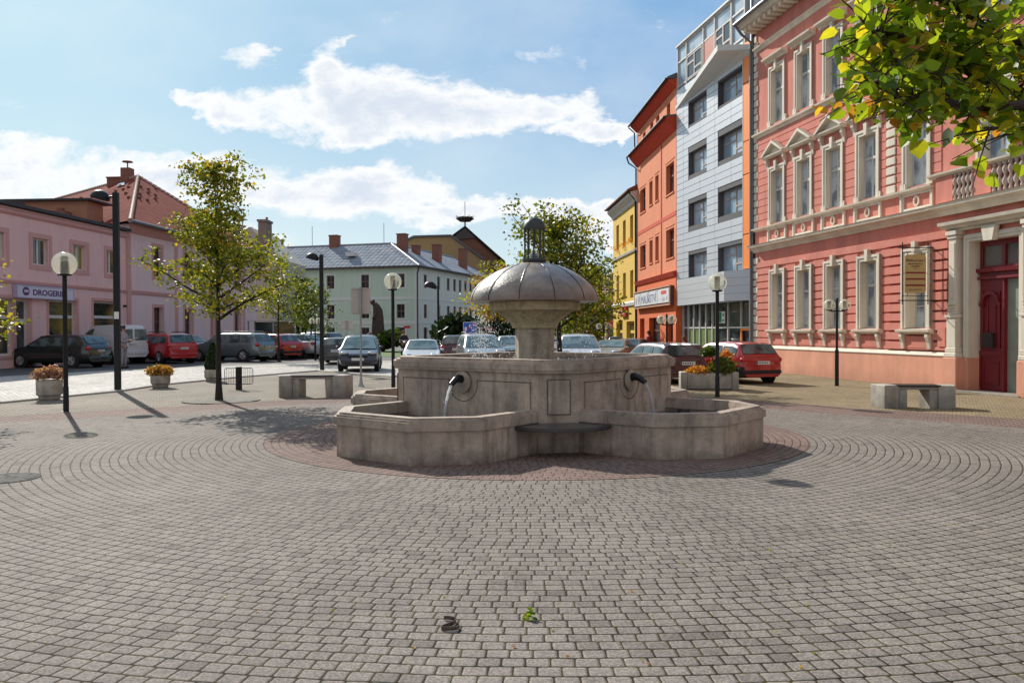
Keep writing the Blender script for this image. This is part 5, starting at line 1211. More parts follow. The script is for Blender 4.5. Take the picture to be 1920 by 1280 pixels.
m = MB(); m.box(15.4, 16.1, 8.5, 9.2, 12.0, 13.9); m.cyl(15.7, 8.8, 13.9, 14.35, .05, n=6); m.lathe([(.4, 14.35), (.36, 14.42), (.02, 14.46)], 10, c=(15.7, 8.8)); m.build('chimney', brick_ch, l2)
def on_face(P0, P1, P2, s_, t_, up=.1): return Vector(P0)+(Vector(P1)-Vector(P0))*s_+(Vector(P2)-Vector(P0))*t_+Vector((0, 0, up))
m = MB(); m.add([on_face(a_, d_, r1_, .10, .80), on_face(a_, d_, r1_, .16, .80), on_face(a_, d_, r1_, .16, .88), on_face(a_, d_, r1_, .10, .88)], [(0, 1, 2, 3)]); m.build('roof_light', glass_mat('rooflight_glass', (.5, .55, .6), (.6, .65, .7), .1), l2)
m = MB(); rg = random.Random(6)
for i in range(22):
    if i < 9: p = on_face(a_, d_, r1_, .06+.1*i, .72-.03*(i % 2)); 
    elif i < 13: p = on_face(a_, d_, r1_, .04+.03*(i-9), .45+.12*(i-9))
    else: p = on_face(a_, b__, r1_, .03+.05*((i-13) % 3), .45+.09*((i-13)//2))
    m.bbox(p.x-.09, p.x+.09, p.y-.09, p.y+.09, p.z-.12, p.z+.04, .02)
m.build('snow_guards', brick_ch, l2)
# --- white gable house with tall chimney
gz = thing('gable_house', 'pale gable end with tall square chimney behind the hip roofed house', 'building', (0, 0, 0))
Yg = 78.
def PZ(px, py, Y=Yg): p = AT(px, py, Y); return (p.x, p.z)
x0, zt_ = PZ(430, 430); pts = [PZ(400, 640)[0:1]+(0,), PZ(528, 640)[0:1]+(0,), PZ(528, 486), PZ(508, 466), PZ(468, 425), PZ(400, 470)]
MB().prismxz(pts, Yg, Yg+9).build('wall', plain('pale_render', (.46, .43, .38)), gz)
m = MB(); a, b = PZ(486, 455), PZ(501, 416); m.box(a[0], b[0], Yg-.3, Yg+1.5, a[1]-2, b[1]); m.box(a[0]-.1, b[0]+.1, Yg-.4, Yg+1.6, b[1], b[1]+.2); m.cyl((a[0]+b[0])/2+.2, Yg+.5, b[1], b[1]+.5, .12, n=8); m.build('chimney', M('grey_chimney', (.24, .19, .16), .9, .2), gz)
m = MB(); a, b = PZ(432, 455), PZ(448, 420); m.box(a[0], b[0], Yg-.3, Yg+1.2, a[1]-2, b[1]); m.cyl(PZ(455, 430)[0], Yg, 8, PZ(455, 410)[1], .06, n=6); m.lathe([(.02, PZ(455, 414)[1]), (.5, PZ(455, 412)[1]), (.02, PZ(455, 408)[1])], 10, c=(PZ(455, 430)[0], Yg)); m.build('chimney', M('grey_chimney', (.24, .19, .16)), gz)
# --- green building
gc = AT(783, 640, 95); gd = Vector((1, -.31)).normalized()
gLen = 34.
gr = thing('green_building', 'pale green three storey building with grey sheet roof and chimneys', 'building', (gc.x, gc.y, 0), atan2(gd.y, gd.x))
gpl = M('pale_green_plaster', (.56, .68, .58), .88, .07, .3, 15, .2, streak=.07); gpr = M('pale_green_side', (.68, .70, .63), .88, .07, .3, 15, .2); gtr = M('pale_band', (.68, .72, .68), .85, .08)
EZ = 8.95
xs_ = [-2.6-i*4.55 for i in range(7)]
wr = ((6.55, 8.1), (3.0, 4.6), (.2, 1.9))
hgz = [(x, x+1.0, a, b) for x in xs_ for a, b in wr]
m = MB(); wall(m, -gLen, 0, -.5, EZ, hgz, rev=.25); m.box(-gLen, -.32, .3, 8, 0, EZ-.05); m.build('wall', gpl, gr)
m = MB()
for h in hgz: frm(m, h[0]-.2, h[1]+.2, h[2]-.18, h[3]+.2, .17, 0, -.03)
m.box(-gLen, 0, -.04, 0, 5.15, 5.5); m.box(-gLen, 0, -.04, 0, 2.3, 2.7); m.box(-.35, .0, -.03, 0, 0, EZ)
m.build('pale_trim', gtr, gr)
for h in hgz: window(gr, *h, .12, M('rust_frame', (.16, .10, .09), .6), g_far, 'four', .08)

# right wing runs away from the corner
RT = Matrix.Rotation(pi/2, 4, 'Z'); rl = 27.
sidex = [1.9, 6.0, 9.2, 11.4, 13.4, 15.4, 17.4, 19.4, 21.4, 23.4]
hsd = [(x, x+.95, a, b) for x in sidex for a, b in wr[:2]]+[(x, x+1.1, .2, 1.9) for x in (1.8, 6.0, 10.2)]
m = MB(); wall(m, 0, rl, -.5, EZ, hsd, rev=.2, sides=.01); m.box(8.02, rl, .22, 8, -.4, EZ-.06); m.box(.32, 8.01, .22, .30, -.4, EZ-.06); m.xf(RT); m.build('side_wall', gpr, gr)
m = MB(); m.box(0, rl, -.04, 0, 5.15, 5.4); m.box(0, rl, -.04, 0, 2.35, 2.6); m.box(6.5, 20, -.3, 0, 2.62, 2.7); m.xf(RT); m.build('pale_trim', gtr, gr)
for h in hsd:
    w_ = window(gr, *h, .12, M('rust_frame', (.16, .10, .09), .6), g_far, 'two', .08); w_.location = (-.12, h[0], h[2]); w_.rotation_euler = (0, 0, pi/2)
e_ = .45; rz = 12.35; dp = 6.2
A0, B0 = (-gLen, -e_, EZ), (e_, -e_, EZ); C0 = (e_, rl, EZ)
R1_, R2_, R3_ = (-gLen, dp, rz), (-dp, dp, rz), (-dp, rl, rz)
roof_poly('roof', [[A0, B0, R2_, R1_], [B0, C0, R3_, R2_], [(-gLen, 2*dp, EZ), (-2*dp, 2*dp, EZ), R2_, R1_][::-1], [C0, (-2*dp, rl, EZ), R3_]], t_grey, gr)
m = MB(); m.tube([(-gLen, -e_-.05, EZ-.02), (e_+.05, -e_-.05, EZ-.02), (e_+.05, rl, EZ-.02)], .12, 6); m.tube([(e_, -e_, EZ-.1), (.05, -.08, EZ-.8), (.05, -.08, -.2)], .09, 6); m.build('gutter', M('brown_gutter', (.08, .06, .055), .5, .1), gr, smooth=True)
m = MB(); m.tube([(-dp, dp, rz), (e_, -e_, EZ+.05)], .12, 6); m.tube([(-gLen, dp, rz+.02), (-dp, dp, rz+.02), (-dp, rl, rz+.02)], .12, 6); m.build('ridge_tiles', M('ridge_metal', (.32, .33, .35), .5, .1), gr)
for (x, y, w_, h_, zz) in ((-23.3, 5.5, 1.6, 1.2, 12), (-14.5, 5.5, 1.1, 1.5, 12), (-5.0, 5.2, 1.1, 1.5, 11.8), (-3.2, 12, 1., 2.3, 10.3), (-2.6, 20, 1., 2.5, 10.3), (-4.5, 8.5, .8, 1.2, 11)):
    m = MB(); m.box(x, x+w_, y, y+1., zz-1, zz+h_); m.box(x-.06, x+w_+.06, y-.06, y+1.06, zz+h_, zz+h_+.14); m.build('chimney', brick_ch, gr)
for x, h_ in ((-17.3, 2.6), (-7.2, 2.6)): MB().cyl(x, dp, rz, rz+h_, .035, n=5).build('antenna', zinc, gr)
m = MB(); m.box(-10.2, -9.1, 1.9, 2.9, EZ+1.6, EZ+2.05); m.build('roof_hatch', M('hatch_white', (.6, .6, .58), .6), gr)
m = MB(); m.box(-1.7, -.9, -.06, -.042, 1.85, 2.1); m.build('name_plate', M('sign_red_box', (.6, .02, .04), .4), gr)
# ochre gabled hall and brick building with the stork nest
def poly_building(name, label, pxs, Y, depth, mat, cat='building'):
    P = [PZ(*p, Y) for p in pxs]; o = thing(name, label, cat, (P[0][0], Y, 0)); P = [(x-o.location.x, z) for x, z in P]
    MB().prismxz([(P[0][0], 0)]+P+[(P[-1][0], 0)], 0, depth).build('wall', mat, o); return o, P
oc, P = poly_building('ochre_hall', 'big ochre gable wall rising behind the green building', [(752, 458), (775, 445), (846, 443), (906, 487), (912, 560)], 128., 14, plain('ochre_plaster', (.34, .225, .11)))
m = MB()
for a, b in zip(P[:-2], P[1:-1]): m.tube([(a[0], -.15, a[1]+.1), (b[0], -.15, b[1]+.1)], .18, 6)
m.build('verge', slate, oc)
bk, P = poly_building('brick_building', 'dark red brick building with pointed gable carrying a stork nest', [(846, 447), (872, 428), (944, 492), (946, 620)], 136., 16, M('old_brick', (.19, .085, .06), .9, .35, 1.2, 20, .3))
m = MB()
for a, b in zip(P[:-2], P[1:-1]): m.tube([(a[0], -.2, a[1]+.15), (b[0], -.2, b[1]+.15)], .22, 6)
gx, gz_ = P[1]; slab(m, [(gx, -.3, gz_+.3), (P[2][0]+.3, -.3, P[2][1]+.2), (P[2][0]+.3, 16, P[2][1]+.2), (gx, 16, gz_+.3)], [(gx, -.3, gz_), (P[2][0]+.3, -.3, P[2][1]-.1), (P[2][0]+.3, 16, P[2][1]-.1), (gx, 16, gz_)])
m.build('roof', t_dk, bk)
m = MB(); m.prismxz([(gx-2.2, gz_-1.9), (gx+1.8, gz_-1.6), (gx+.0, gz_+.2)], -.35, -.05); m.build('gable_boards', M('gable_slate', (.07, .06, .065), .8, .2), bk)
m = MB()
for i in range(4):
    x = P[2][0]*.60+i*1.25; z = 10.5; m.box(x, x+.55, -.12, .0, z-2.4-.1*i, z+1.2-.9*i*.4)
m.build('window', cream, bk)
ns = thing('stork_nest', 'stork nest basket with tall antenna on the brick gable', 'nest', (bk.location.x+gx, 136, gz_+.2))
m = MB(); m.cyl(0, 0, 0, .9, .12, n=8); m.cyl(0, 0, .9, 1.4, .9, 1.5, n=14); m.cyl(0, 0, 1.4, 1.6, 1.5, 1.2, n=14)
rg = random.Random(2)
for i in range(60): a = rg.random()*6.28; r_ = rg.uniform(.9, 1.5); m.tube([(r_*cos(a), r_*sin(a), 1.2+rg.random()*.5), (r_*cos(a+.5)*1.1, r_*sin(a+.5)*1.1, 1.2+rg.random()*.6)], .035, 4)
m.build('basket', M('nest_sticks', (.03, .028, .025), .9), ns); MB().cyl(0, 0, 1.5, 4.2, .05, n=5).build('antenna', blk, ns)
# glass bus shelter
bs = thing('bus_shelter', 'glass bus shelter with a green and red poster behind the parked cars', 'bus shelter', (AT(466, 640, 52).x, 52, 0))
W_ = (AT(554, 640, 52).x-AT(466, 640, 52).x); hs = PZ(500, 602, 52)[1]
m = MB()
for x in (0, .05*0+W_*.53, W_): m.box(x-.04, x+.04, -.04, .04, 0, hs); m.box(x-.04, x+.04, 1.3, 1.38, 0, hs)
m.build('frame', galv, bs); m = MB(); m.box(-.2, W_*.55, -.2, 1.5, hs, hs+.08); m.build('roof', white_f, bs)
m = MB(); m.box(.04, W_*.53-.04, 1.33, 1.345, .15, hs-.05); m.build('glass_panel', glass_mat('shelter_glass', (.03, .07, .06), (.06, .12, .10), .1), bs)
m = MB(); m.box(W_*.56, W_-.05, -.01, .03, .15, hs-.03); m.build('poster', M('poster_olive', (.28, .17, .06), .6, .3, 1.2, col2=(.10, .09, .03)), bs)
m = MB(); m.prismxz([(W_*.36+1.15*cos(a), .2+1.35*sin(a)) for a in [pi*j/14 for j in range(15)]], -.05, -.03); m.build('poster_print', M('poster_redbrown', (.20, .05, .04), .6, .2), bs)
# statue monument
sm = M('dark_sandstone', (.075, .055, .05), .9, .4, 3, 30, .6)
sx0 = AT(706, 640, 62); so2 = thing('statue', 'dark stone statue of a robed figure raising a cross, leaning above a rocky base', 'statue', (sx0.x, 62, 0))
so2.scale = (1.0, 1.0, 1.0)
sk = MB(); sk.tube([(.15, 0, 1.1), (.10, 0, 1.9), (.12, 0, 2.6), (.10, 0, 3.1), (-.02, 0, 3.42), (-.12, 0, 3.62)], [.52, .46, .42, .36, .26, .16], 12); sk.ell((-.22, -.02, 3.72), (.15, .16, .19)); sk.tube([(.0, -.1, 3.4), (-.32, -.15, 3.62), (-.60, -.15, 3.98)], [.13, .09, .06], 8)
sk.tube([(.12, -.25, 3.1), (-.05, -.40, 2.7), (-.22, -.40, 2.45)], [.12, .10, .07], 8)
for i in range(9): a = i*.7; sk.tube([(.15+.44*cos(a), .44*sin(a), 1.1), (.12+.36*cos(a), .36*sin(a), 2.6), (.05+.2*cos(a), .2*sin(a), 3.3)], [.07, .05, .03], 5)
sk.build('figure', sm, so2, smooth=True); m = MB(); m.tube([(-.60, -.15, 3.75), (-.62, -.15, 4.45)], .03, 6); m.tube([(-.78, -.15, 4.22), (-.46, -.15, 4.22)], .03, 6); m.build('cross', sm, so2)
rg = random.Random(8); m = MB()
for i in range(26):
    a = rg.random()*6.28; r_ = rg.random()*1.35; z = max(.1, 1.25-r_*.75); s0 = rg.uniform(.3, .6); st0 = len(m.v); m.ell((r_*cos(a)*1.3-.2, r_*sin(a), z*rg.uniform(.5, 1)), (s0, s0*.9, s0*.75), 8, 5)
    for q_ in range(st0, len(m.v)): v_ = m.v[q_]; n_ = mnoise.noise(Vector(v_)*1.7)*.25; m.v[q_] = (v_[0]+n_, v_[1]+n_, v_[2]+n_*.6)
m.build('rock_base', sm, so2)
bush('ornamental_plants', 'low orange and green plants growing around the statue rocks', (sx0.x+1.3, 61.2, 0), 1.1, .8, 900, .3, 91, m_leafg, .6)
# end of the street on the right
fe, P = poly_building('far_townhouse', 'narrow brownish pink townhouse past the yellow house', [(1139, 560), (1144, 520), (1165, 500), (1166, 640)], 84., 10, plain('brown_pink_plaster', (.34, .21, .17)))
rh = thing('red_roofed_house', 'small far house with red tile roof behind the twin lamp', 'building', (0, 0, 0)); Y = 92.
a = PZ(1098, 640, Y)[0]; b = PZ(1148, 640, Y)[0]; zt1 = PZ(1120, 594, Y)[1]; ze = PZ(1120, 618, Y)[1]
MB().box(a, b, Y, Y+8, 0, ze).build('wall', plain('far_cream', (.50, .44, .30)), rh)
roof_poly('roof', [[(a-.3, Y-.4, ze), (b+.3, Y-.4, ze), (b-.2, Y+4, zt1), (a+2.5, Y+4, zt1)], [(a-.3, Y-.4, ze), (a+2.5, Y+4, zt1), (a-.3, Y+8, ze)]], t_red, rh)
m = MB(); 
for i in range(3): m.box(a+.5+i*1.1, a+1.1+i*1.1, Y-.03, Y+.02, .3, ze-.5)
m.build('window', g_dark, rh)
ob = thing('shop_banner', 'orange advertising board high beside the far townhouse', 'sign', (0, 0, 0)); a = PZ(1138, 600, 78); b = PZ(1153, 613, 78)
MB().box(a[0], b[0], 78, 78.1, b[1], a[1]).build('board', M('board_orange', (.75, .15, .03), .5, .15, 2), ob); MB().box(a[0]-.05, a[0]+.05, 78.02, 78.08, 0, a[1]).build('post', galv, ob)
MB().box(a[0]+.15, b[0]-.2, 77.98, 77.995, (a[1]+b[1])/2, (a[1]+b[1])/2+.2).build('lettering_band', MATS['print_red'], ob)
m = MB(); rg = random.Random(12); n = 40
vs = []; 
for i in range(n+1):
    x = -170+i*440/n; h_ = 6+4*mnoise.noise(Vector((x*.02, 3, 0)))+3*mnoise.noise(Vector((x*.07, 5, 0))); vs += [(x, 330, -1), (x, 345, h_*.6), (x, 370, h_)]
m.add(vs, [(i*3+j, i*3+3+j, i*3+4+j, i*3+1+j) for i in range(n) for j in range(2)]); tag(m.build('wooded_hill', M('far_wood', (.035, .05, .03), .95, .4, .12, 1.2, .5, world=True), smooth=True), kind='structure')
for i, (px, Y, H, R, tb_) in enumerate(((1112, 96, 7.8, 3.6, .25), (1142, 110, 7.5, 4., .2), (1088, 84, 6.6, 3.2, .35), (548, 84, 6.0, 2.6, .3))):
    tree('garden_tree', ['dark tree behind the small red roofed house', 'dark tree rising above the orange banner', 'green tree left of the red roofed house', 'green tree between the bus shelter and the green building'][i], (AT(px, 640, Y).x, Y, 0), H, 1.2, lambda q, R=R: R*(1-abs(q-.4)*1.1)+.2, 20, .4, 101+i, mat=m_leafg, tr=.2, per=12, tb=tb_, group='distant trees', twigs=3, spread=.6)
# ------------------------------------------------------------------ cars
PROF = {
 'hatch': ([(-.5, .44), (-.497, .58), (-.475, .68), (-.40, .93), (-.33, .985), (-.15, 1.), (.04, .985), (.10, .955), (.26, .655), (.30, .63), (.44, .54), (.485, .46), (.5, .36)], (-.465, -.395), (.105, .255), [(-.40, -.20), (-.18, .235)]),
 'estate': ([(-.5, .44), (-.497, .58), (-.485, .66), (-.43, .93), (-.38, .98), (-.15, 1.), (.02, .985), (.08, .955), (.24, .655), (.28, .63), (.44, .54), (.485, .46), (.5, .36)], (-.48, -.43), (.085, .235), [(-.43, -.27), (-.25, -.08), (-.06, .22)]),
 'sedan': ([(-.5, .46), (-.497, .60), (-.47, .68), (-.33, .70), (-.19, .94), (-.10, .99), (.0, .995), (.06, .965), (.22, .665), (.26, .64), (.44, .54), (.485, .46), (.5, .36)], (-.325, -.20), (.065, .215), [(-.28, -.06), (-.04, .20)]),
 'van': ([(-.5, .40), (-.498, .55), (-.49, .90), (-.47, .975), (-.3, 1.), (.06, .985), (.13, .94), (.31, .60), (.35, .57), (.45, .50), (.49, .42), (.5, .33)], (-.497, -.488), (.135, .30), [(.03, .28)]),
 'mpv': ([(-.5, .42), (-.497, .55), (-.48, .64), (-.44, .92), (-.38, .98), (-.15, 1.), (.05, .97), (.11, .93), (.32, .60), (.35, .575), (.45, .50), (.49, .42), (.5, .33)], (-.475, -.435), (.115, .31), [(-.42, -.22), (-.20, .02), (.04, .27)]),
}
tyre = M('tyre_rubber', (.02, .02, .02), .85, .2); rimm = M('wheel_rim', (.38, .39, .40), .35, .1, metal=.8)
g_car = glass_mat('car_glass', (.03, .045, .045), (.10, .14, .15), .03, 2.5, .8); g_carl = glass_mat('car_glass_sky_reflect', (.10, .16, .17), (.22, .30, .32), .05, 2.0, .7)  # g_carl: blue-green sky reflection of the windscreens put into the colour
m_black = M('black_plastic', (.02, .02, .02), .55, .15)
m_tail = M('tail_light', (.45, .01, .01), .2, .1, spec=.7); m_head = M('head_light', (.55, .57, .6), .12, .2, 20, metal=.4, spec=.8); m_num = M('number_plate', (.72, .72, .70), .4, .05)
m_seat = M('number_text', (.02, .02, .02), .5)
def paint(name, c, metal=.0, rough=.32):
    return M('paint_'+name, c, rough, .05, 1., 10, 0, metal=metal, spec=.5, coat=.9)
def lerp_t(tab, x):
    for (a, b), (c, d) in zip(tab[:-1], tab[1:]):
        if x <= c: return b+(d-b)*(x-a)/(c-a) if c > a else d
    return tab[-1][1]
def car(label, p, heading, L, Wd, H, kind, pm, group='cars parked and standing round the square', glass=None, rails=False, plate=True, unpainted=False):
    prof, rearg, windg, sides = PROF[kind]; glass = glass or g_car
    root = thing('parked_car', label, 'car' if kind != 'van' else 'van', p, heading, group)
    if kind == 'van': root.name = 'parked_van'
    def T(u): return lerp_t(prof, u)*H
    def Bt(u): return min(T(u)-.005, (.655-.05*(u+.5))*H)
    def hw(u):
        a = abs(u); k = max(0, (a-.34)/.16); return Wd/2*(1-.17*k**2.6)
    def wt(u, z):   # half width at greenhouse height z
        b = Bt(u); return hw(u)*.955-max(0, z-b)*.33-(max(0, (z-b)/(.35*H))**3)*.03
    us = sorted(set([i/36-.5 for i in range(37)]+[x for x, _ in prof]+[-.499, .499]))
    def sec(u):
        zb = .145*H+max(0, abs(u)-.40)*.35*H; t_ = T(u); b = max(Bt(u), zb+.12*H); t_ = max(t_, b+.004); w = hw(u)
        mz = min(.42*H, b-.02); tz = t_-min(.05*H, (t_-b)*.45); we = wt(u, tz)
        P = [(0, zb), (w*.84, zb), (w*.965, zb+.05*H), (w*.995, (zb+mz)/2+.02*H), (w, mz), (w*.99, mz*.4+b*.6), (w*.955, b), ((w*.955+we)/2+.006, (b+tz)/2), (we, tz), (we-.05, t_-(t_-tz)*.25), (we*.55, t_-.0), (0, t_+.012*(1 if t_ > .8*H else .3))]
        return P
    vs = []; fs = []; mi = []; n = 12; secs = [sec(u) for u in us]; NN = 2*n-2
    for u, P in zip(us, secs):
        full = [(y, z) for y, z in P]+[(-y, z) for y, z in P[-2:0:-1]]
        vs += [(u*L, y, z) for y, z in full]
    for i in range(len(us)-1):
        for k in range(NN):
            j = (k+1) % NN; fs.append((i*NN+k, i*NN+j, (i+1)*NN+j, (i+1)*NN+k)[::-1])
            zc_ = sum(vs[q][2] for q in fs[-1])/4; mi.append(1 if (zc_ < .20*H or (unpainted and abs(us[i]) > .42 and zc_ < .40*H)) else 0)
    fs += [tuple(range(NN-1, -1, -1))[::-1], tuple(range((len(us)-1)*NN, len(us)*NN))]; mi += [0, 0]
    m = MB(); m.add(vs, fs); m.mi = mi; m.build('body', [pm, m_black], root, smooth=True, ang=48)
    # glass
    def patch(us_, vf, nv, name, flip=False):
        m = MB(); vv = []; nu = len(us_)
        for u in us_:
            for j in range(nv+1): vv.append(vf(u, j/nv))
        m.add(vv, [(i*(nv+1)+j, (i+1)*(nv+1)+j, (i+1)*(nv+1)+j+1, i*(nv+1)+j+1) for i in range(nu-1) for j in range(nv)])
        m.build(name, glass, root, smooth=True)
    def rng(a, b, n_=6): return [a+(b-a)*i/n_ for i in range(n_+1)]
    def slope_n(u):
        d = (T(u+.004)-T(u-.004))/(.008*L); l_ = hypot(1, d); return (-d/l_, 1/l_)
    for nm, (a, b) in (('windscreen', windg), ('rear_window', rearg)):
        if kind == 'van' and nm == 'rear_window':
            for s_ in (-1, 1):
                m = MB(); m.quad((-.497*L-.012, s_*.05, .60*H), (-.497*L-.012, s_*(Wd/2-.20), .60*H), (-.492*L-.012, s_*(Wd/2-.24), .88*H), (-.492*L-.012, s_*.05, .88*H)); m.build(nm, glass, root)
            continue
        def vf(u, v):
            y = (v*2-1)*(wt(u, T(u)-.03*H)-.075); nx, nz = slope_n(u); c_ = .012*(1-(v*2-1)**2)
            return (u*L+nx*.012, y, T(u)+nz*.014+c_*.6+(.004 if abs(v*2-1) < .55 else 0))
        patch(rng(a, b), vf, 8, nm)
    for (a, b) in sides:
        for s_ in (-1, 1):
            def vf(u, v, s_=s_):
                lo = Bt(u)+.022*H; hi = max(lo+.002, T(u)-.085*H); z = lo+(hi-lo)*v; tz = T(u)-.05*H
                b_ = Bt(u); y0 = hw(u)*.955; we = wt(u, tz); k = (z-b_)/max(.01, tz-b_)
                y = y0+(we-y0)*k+.012*(1-abs(2*k-1))+.008; return (u*L, s_*y, z)
            patch(rng(a, b, 7), vf, 3, 'side_window')
    # wheels
    r = .222*H if kind != 'van' else .19*H
    r = max(r, .27*H*.8)
    for u in (-.305, .315):
        for s_ in (-1, 1):
            w = MB(); ye = s_*(Wd/2*.975+.004)
            w.tube([(u*L, ye-s_*.04, r*1.03), (u*L, ye+s_*.012, r*1.03)], [r*1.17, r*1.17], 24); w.build('wheel_arch', m_black, root)
            w = MB(); w.tube([(u*L, ye-s_*.16, r), (u*L, ye-s_*.14, r), (u*L, ye, r), (u*L, ye+s_*.022, r)], [r*.93, r, r, r*.93], 24); wo = w.build('wheel', tyre, root, smooth=True, ang=40)
            w = MB(); yy_ = ye+s_*.024; w.lathe([(r*.60, 0), (r*.62, .012), (r*.55, .014), (r*.5, .004)], 24)
            for q_ in range(7): a = q_*2*pi/7; w.tube([(0, 0, .008), (r*.56*cos(a), r*.56*sin(a), .008)], [r*.12, r*.09], 5)
            w.ell((0, 0, .01), (r*.14, r*.14, .012), 10, 5)
            w.xf(Matrix.Translation((u*L, yy_-s_*.002, r)) @ Matrix.Rotation(-s_*pi/2, 4, 'X')); w.build('rim', rimm, wo, smooth=True, ang=40)
    # lamps
    for s_ in (-1, 1):
        m = MB(); zz = .545*H if kind != 'van' else .47*H; m.ell((.452*L, s_*Wd*.335, zz*.94), (.07*L*.55, .135*Wd*.8, .052*H), 14, 8); m.build('headlight', m_head, root, smooth=True)
        m = MB(); zz = {'van': .55, 'hatch': .58, 'estate': .58, 'sedan': .60, 'mpv': .60}[kind]*H; m.ell((-.474*L, s_*Wd*.40, zz), (.028*L, .075*Wd, .075*H), 12, 8); m.build('tail_light', m_tail, root, smooth=True)
        m = MB(); m.ell((.20*L, s_*(Wd/2+.07), .665*H), (.055, .085, .055), 10, 7); m.tube([(.20*L, s_*(Wd/2-.06), .65*H), (.20*L, s_*(Wd/2+.02), .655*H)], .02, 6); m.build('wing_mirror', m_black if kind in ('van', 'hatch') else pm, root, smooth=True)
    m = MB(); m.bbox(.487*L, .497*L+.012, -.24*Wd, .24*Wd, .40*H, .46*H, .008); m.bbox(.485*L, .503*L, -.30*Wd, .30*Wd, .20*H, .27*H, .008); m.build('grille', m_black, root)
    m = MB(); m.box(.5*L+.004, .5*L+.016, -.23, .23, .315*H, .315*H+.10); m.build('number_plate', m_num, root)
    m = MB(); z_ = .47*H if kind != 'sedan' else .35*H; m.box(-.5*L-.016, -.5*L-.004, -.23, .23, z_, z_+.10); pl = m.build('number_plate', m_num, root)
    m = MB(); m.box(-.5*L-.018, -.5*L-.0165, .19, .23, z_, z_+.1); 
    for i in range(6): m.box(-.5*L-.018, -.5*L-.0165, .13-i*.055, .155-i*.055, z_+.025, z_+.075)
    m.build('plate_print', m_seat, pl)
    m = MB(); m.bbox(-.5*L-.02, -.47*L, -.43*Wd, .43*Wd, .25*H, .34*H, .02); m.build('rear_bumper', m_black if unpainted else pm, root)
    m = MB()
    for u in [s[1] for s in sides[:-1]]: 
        for s_ in (-1, 1): m.box((u+.012)*L-.004, (u+.012)*L+.004, s_*(hw(u)*.99+.003), s_*(hw(u)*.99-.03), .24*H, .60*H)
    if m.v: m.build('door_gap', m_black, root)
    if rails:
        m = MB()
        for s_ in (-1, 1): m.tube([(-.36*L, s_*(Wd*.36), 1.0*H), (-.33*L, s_*Wd*.365, 1.035*H), (.0*L, s_*Wd*.365, 1.04*H), (.05*L, s_*Wd*.36, 1.0*H)], .018, 6)
        m.build('roof_rails', m_black, root, smooth=True)
    return root
P_blk = paint('black', (.012, .014, .014)); P_red = paint('red', (.42, .01, .015)); P_wht = paint('white', (.62, .63, .66)); P_sil = paint('silver', (.42, .43, .45), .5); P_gry = paint('grey_green', (.16, .20, .21), .5)
P_blu = paint('dark_blue', (.022, .026, .05), .3); P_mar = paint('maroon', (.055, .006, .012), .2); P_sg = paint('silver_green', (.30, .34, .33), .4); P_bei = paint('beige', (.40, .36, .28), .3)
# heading = direction of the car's front, degrees from +X
def C(label, px, Y, hd, L, W_, H, kind, pm, **k):
    p = AT(px, 640, Y); return car(label, (p.x, Y, 0.004), radians(hd), L, W_, H, kind, pm, **k)
C('old black hatchback parked at far left, in front of the shop windows', 112, 37.0, 168, 4.2, 1.66, 1.47, 'hatch', P_blk)
C('white panel van parked behind the black hatchback', 205, 41.2, 146, 4.3, 1.78, 1.93, 'van', P_wht)
C('red estate car with roof rails parked right of the white van', 303, 41.8, 141, 4.3, 1.72, 1.50, 'estate', P_red, rails=True)
C('silver saloon squeezed between the red estate and the grey estate', 335, 45.2, 140, 4.5, 1.75, 1.42, 'sedan', P_sil)
C('grey green estate car with red tail lamps behind the conifer planter', 434, 43.8, 161, 4.5, 1.75, 1.50, 'estate', P_gry, rails=True)
C('red hatchback half hidden behind the grey estate', 500, 46.5, 150, 4.0, 1.68, 1.42, 'hatch', P_red, unpainted=True)
C('white silver saloon left of the second silver car', 540, 48.2, 160, 4.5, 1.72, 1.42, 'sedan', P_sil)
C('silver saloon seen only by its tail beside the dark estate', 566, 50.5, 158, 4.4, 1.72, 1.40, 'sedan', P_sil)
C('dark blue estate at the end of the parked row', 584, 53.0, 155, 4.3, 1.72, 1.50, 'estate', P_blu)
C('black hatchback driving away with lit brake lamps behind the lamp post', 636, 40.2, 96, 3.8, 1.55, 1.27, 'hatch', P_blk)
C('dark blue people carrier facing the camera in front of the blank sign', 676, 33.2, 277, 3.7, 1.54, 1.42, 'mpv', P_blu, glass=g_carl)
C('white coupe facing the camera just behind the left fountain corner', 792, 34.0, 274, 3.9, 1.50, 1.22, 'sedan', P_wht, glass=g_carl)
C('dark estate seen from behind, left of the silver people carrier', 858, 41.0, 92, 4.0, 1.6, 1.36, 'estate', P_mar, rails=True)
C('silver people carrier facing the camera behind the falling water', 900, 34.6, 280, 3.9, 1.70, 1.44, 'mpv', P_sil, glass=g_carl, rails=True)
C('silver green hatchback beside the fountain pedestal', 958, 42.0, 274, 3.8, 1.6, 1.30, 'hatch', P_sg, glass=g_carl)
C('silver van facing the camera, right of the fountain pedestal', 1084, 33.4, 268, 3.9, 1.72, 1.42, 'mpv', P_wht, glass=g_carl)
C('beige saloon behind the silver van', 1150, 40.5, 250, 4.0, 1.62, 1.10, 'sedan', P_bei, glass=g_carl)
C('small silver hatchback with tall windows near the yellow house', 1182, 44.0, 250, 3.6, 1.5, 1.12, 'hatch', P_sil, glass=g_carl)
C('maroon estate car seen from behind at the right corner of the fountain', 1236, 25.6, 104, 3.95, 1.50, 1.20, 'estate', P_mar)
C('red hatchback parked behind the long planter', 1364, 25.3, 109, 3.55, 1.47, 1.215, 'hatch', P_red, unpainted=True)
C('dark red small car at the far end of the street', 1163, 56.0, 80, 4, 1.6, 1.15, 'hatch', P_mar)
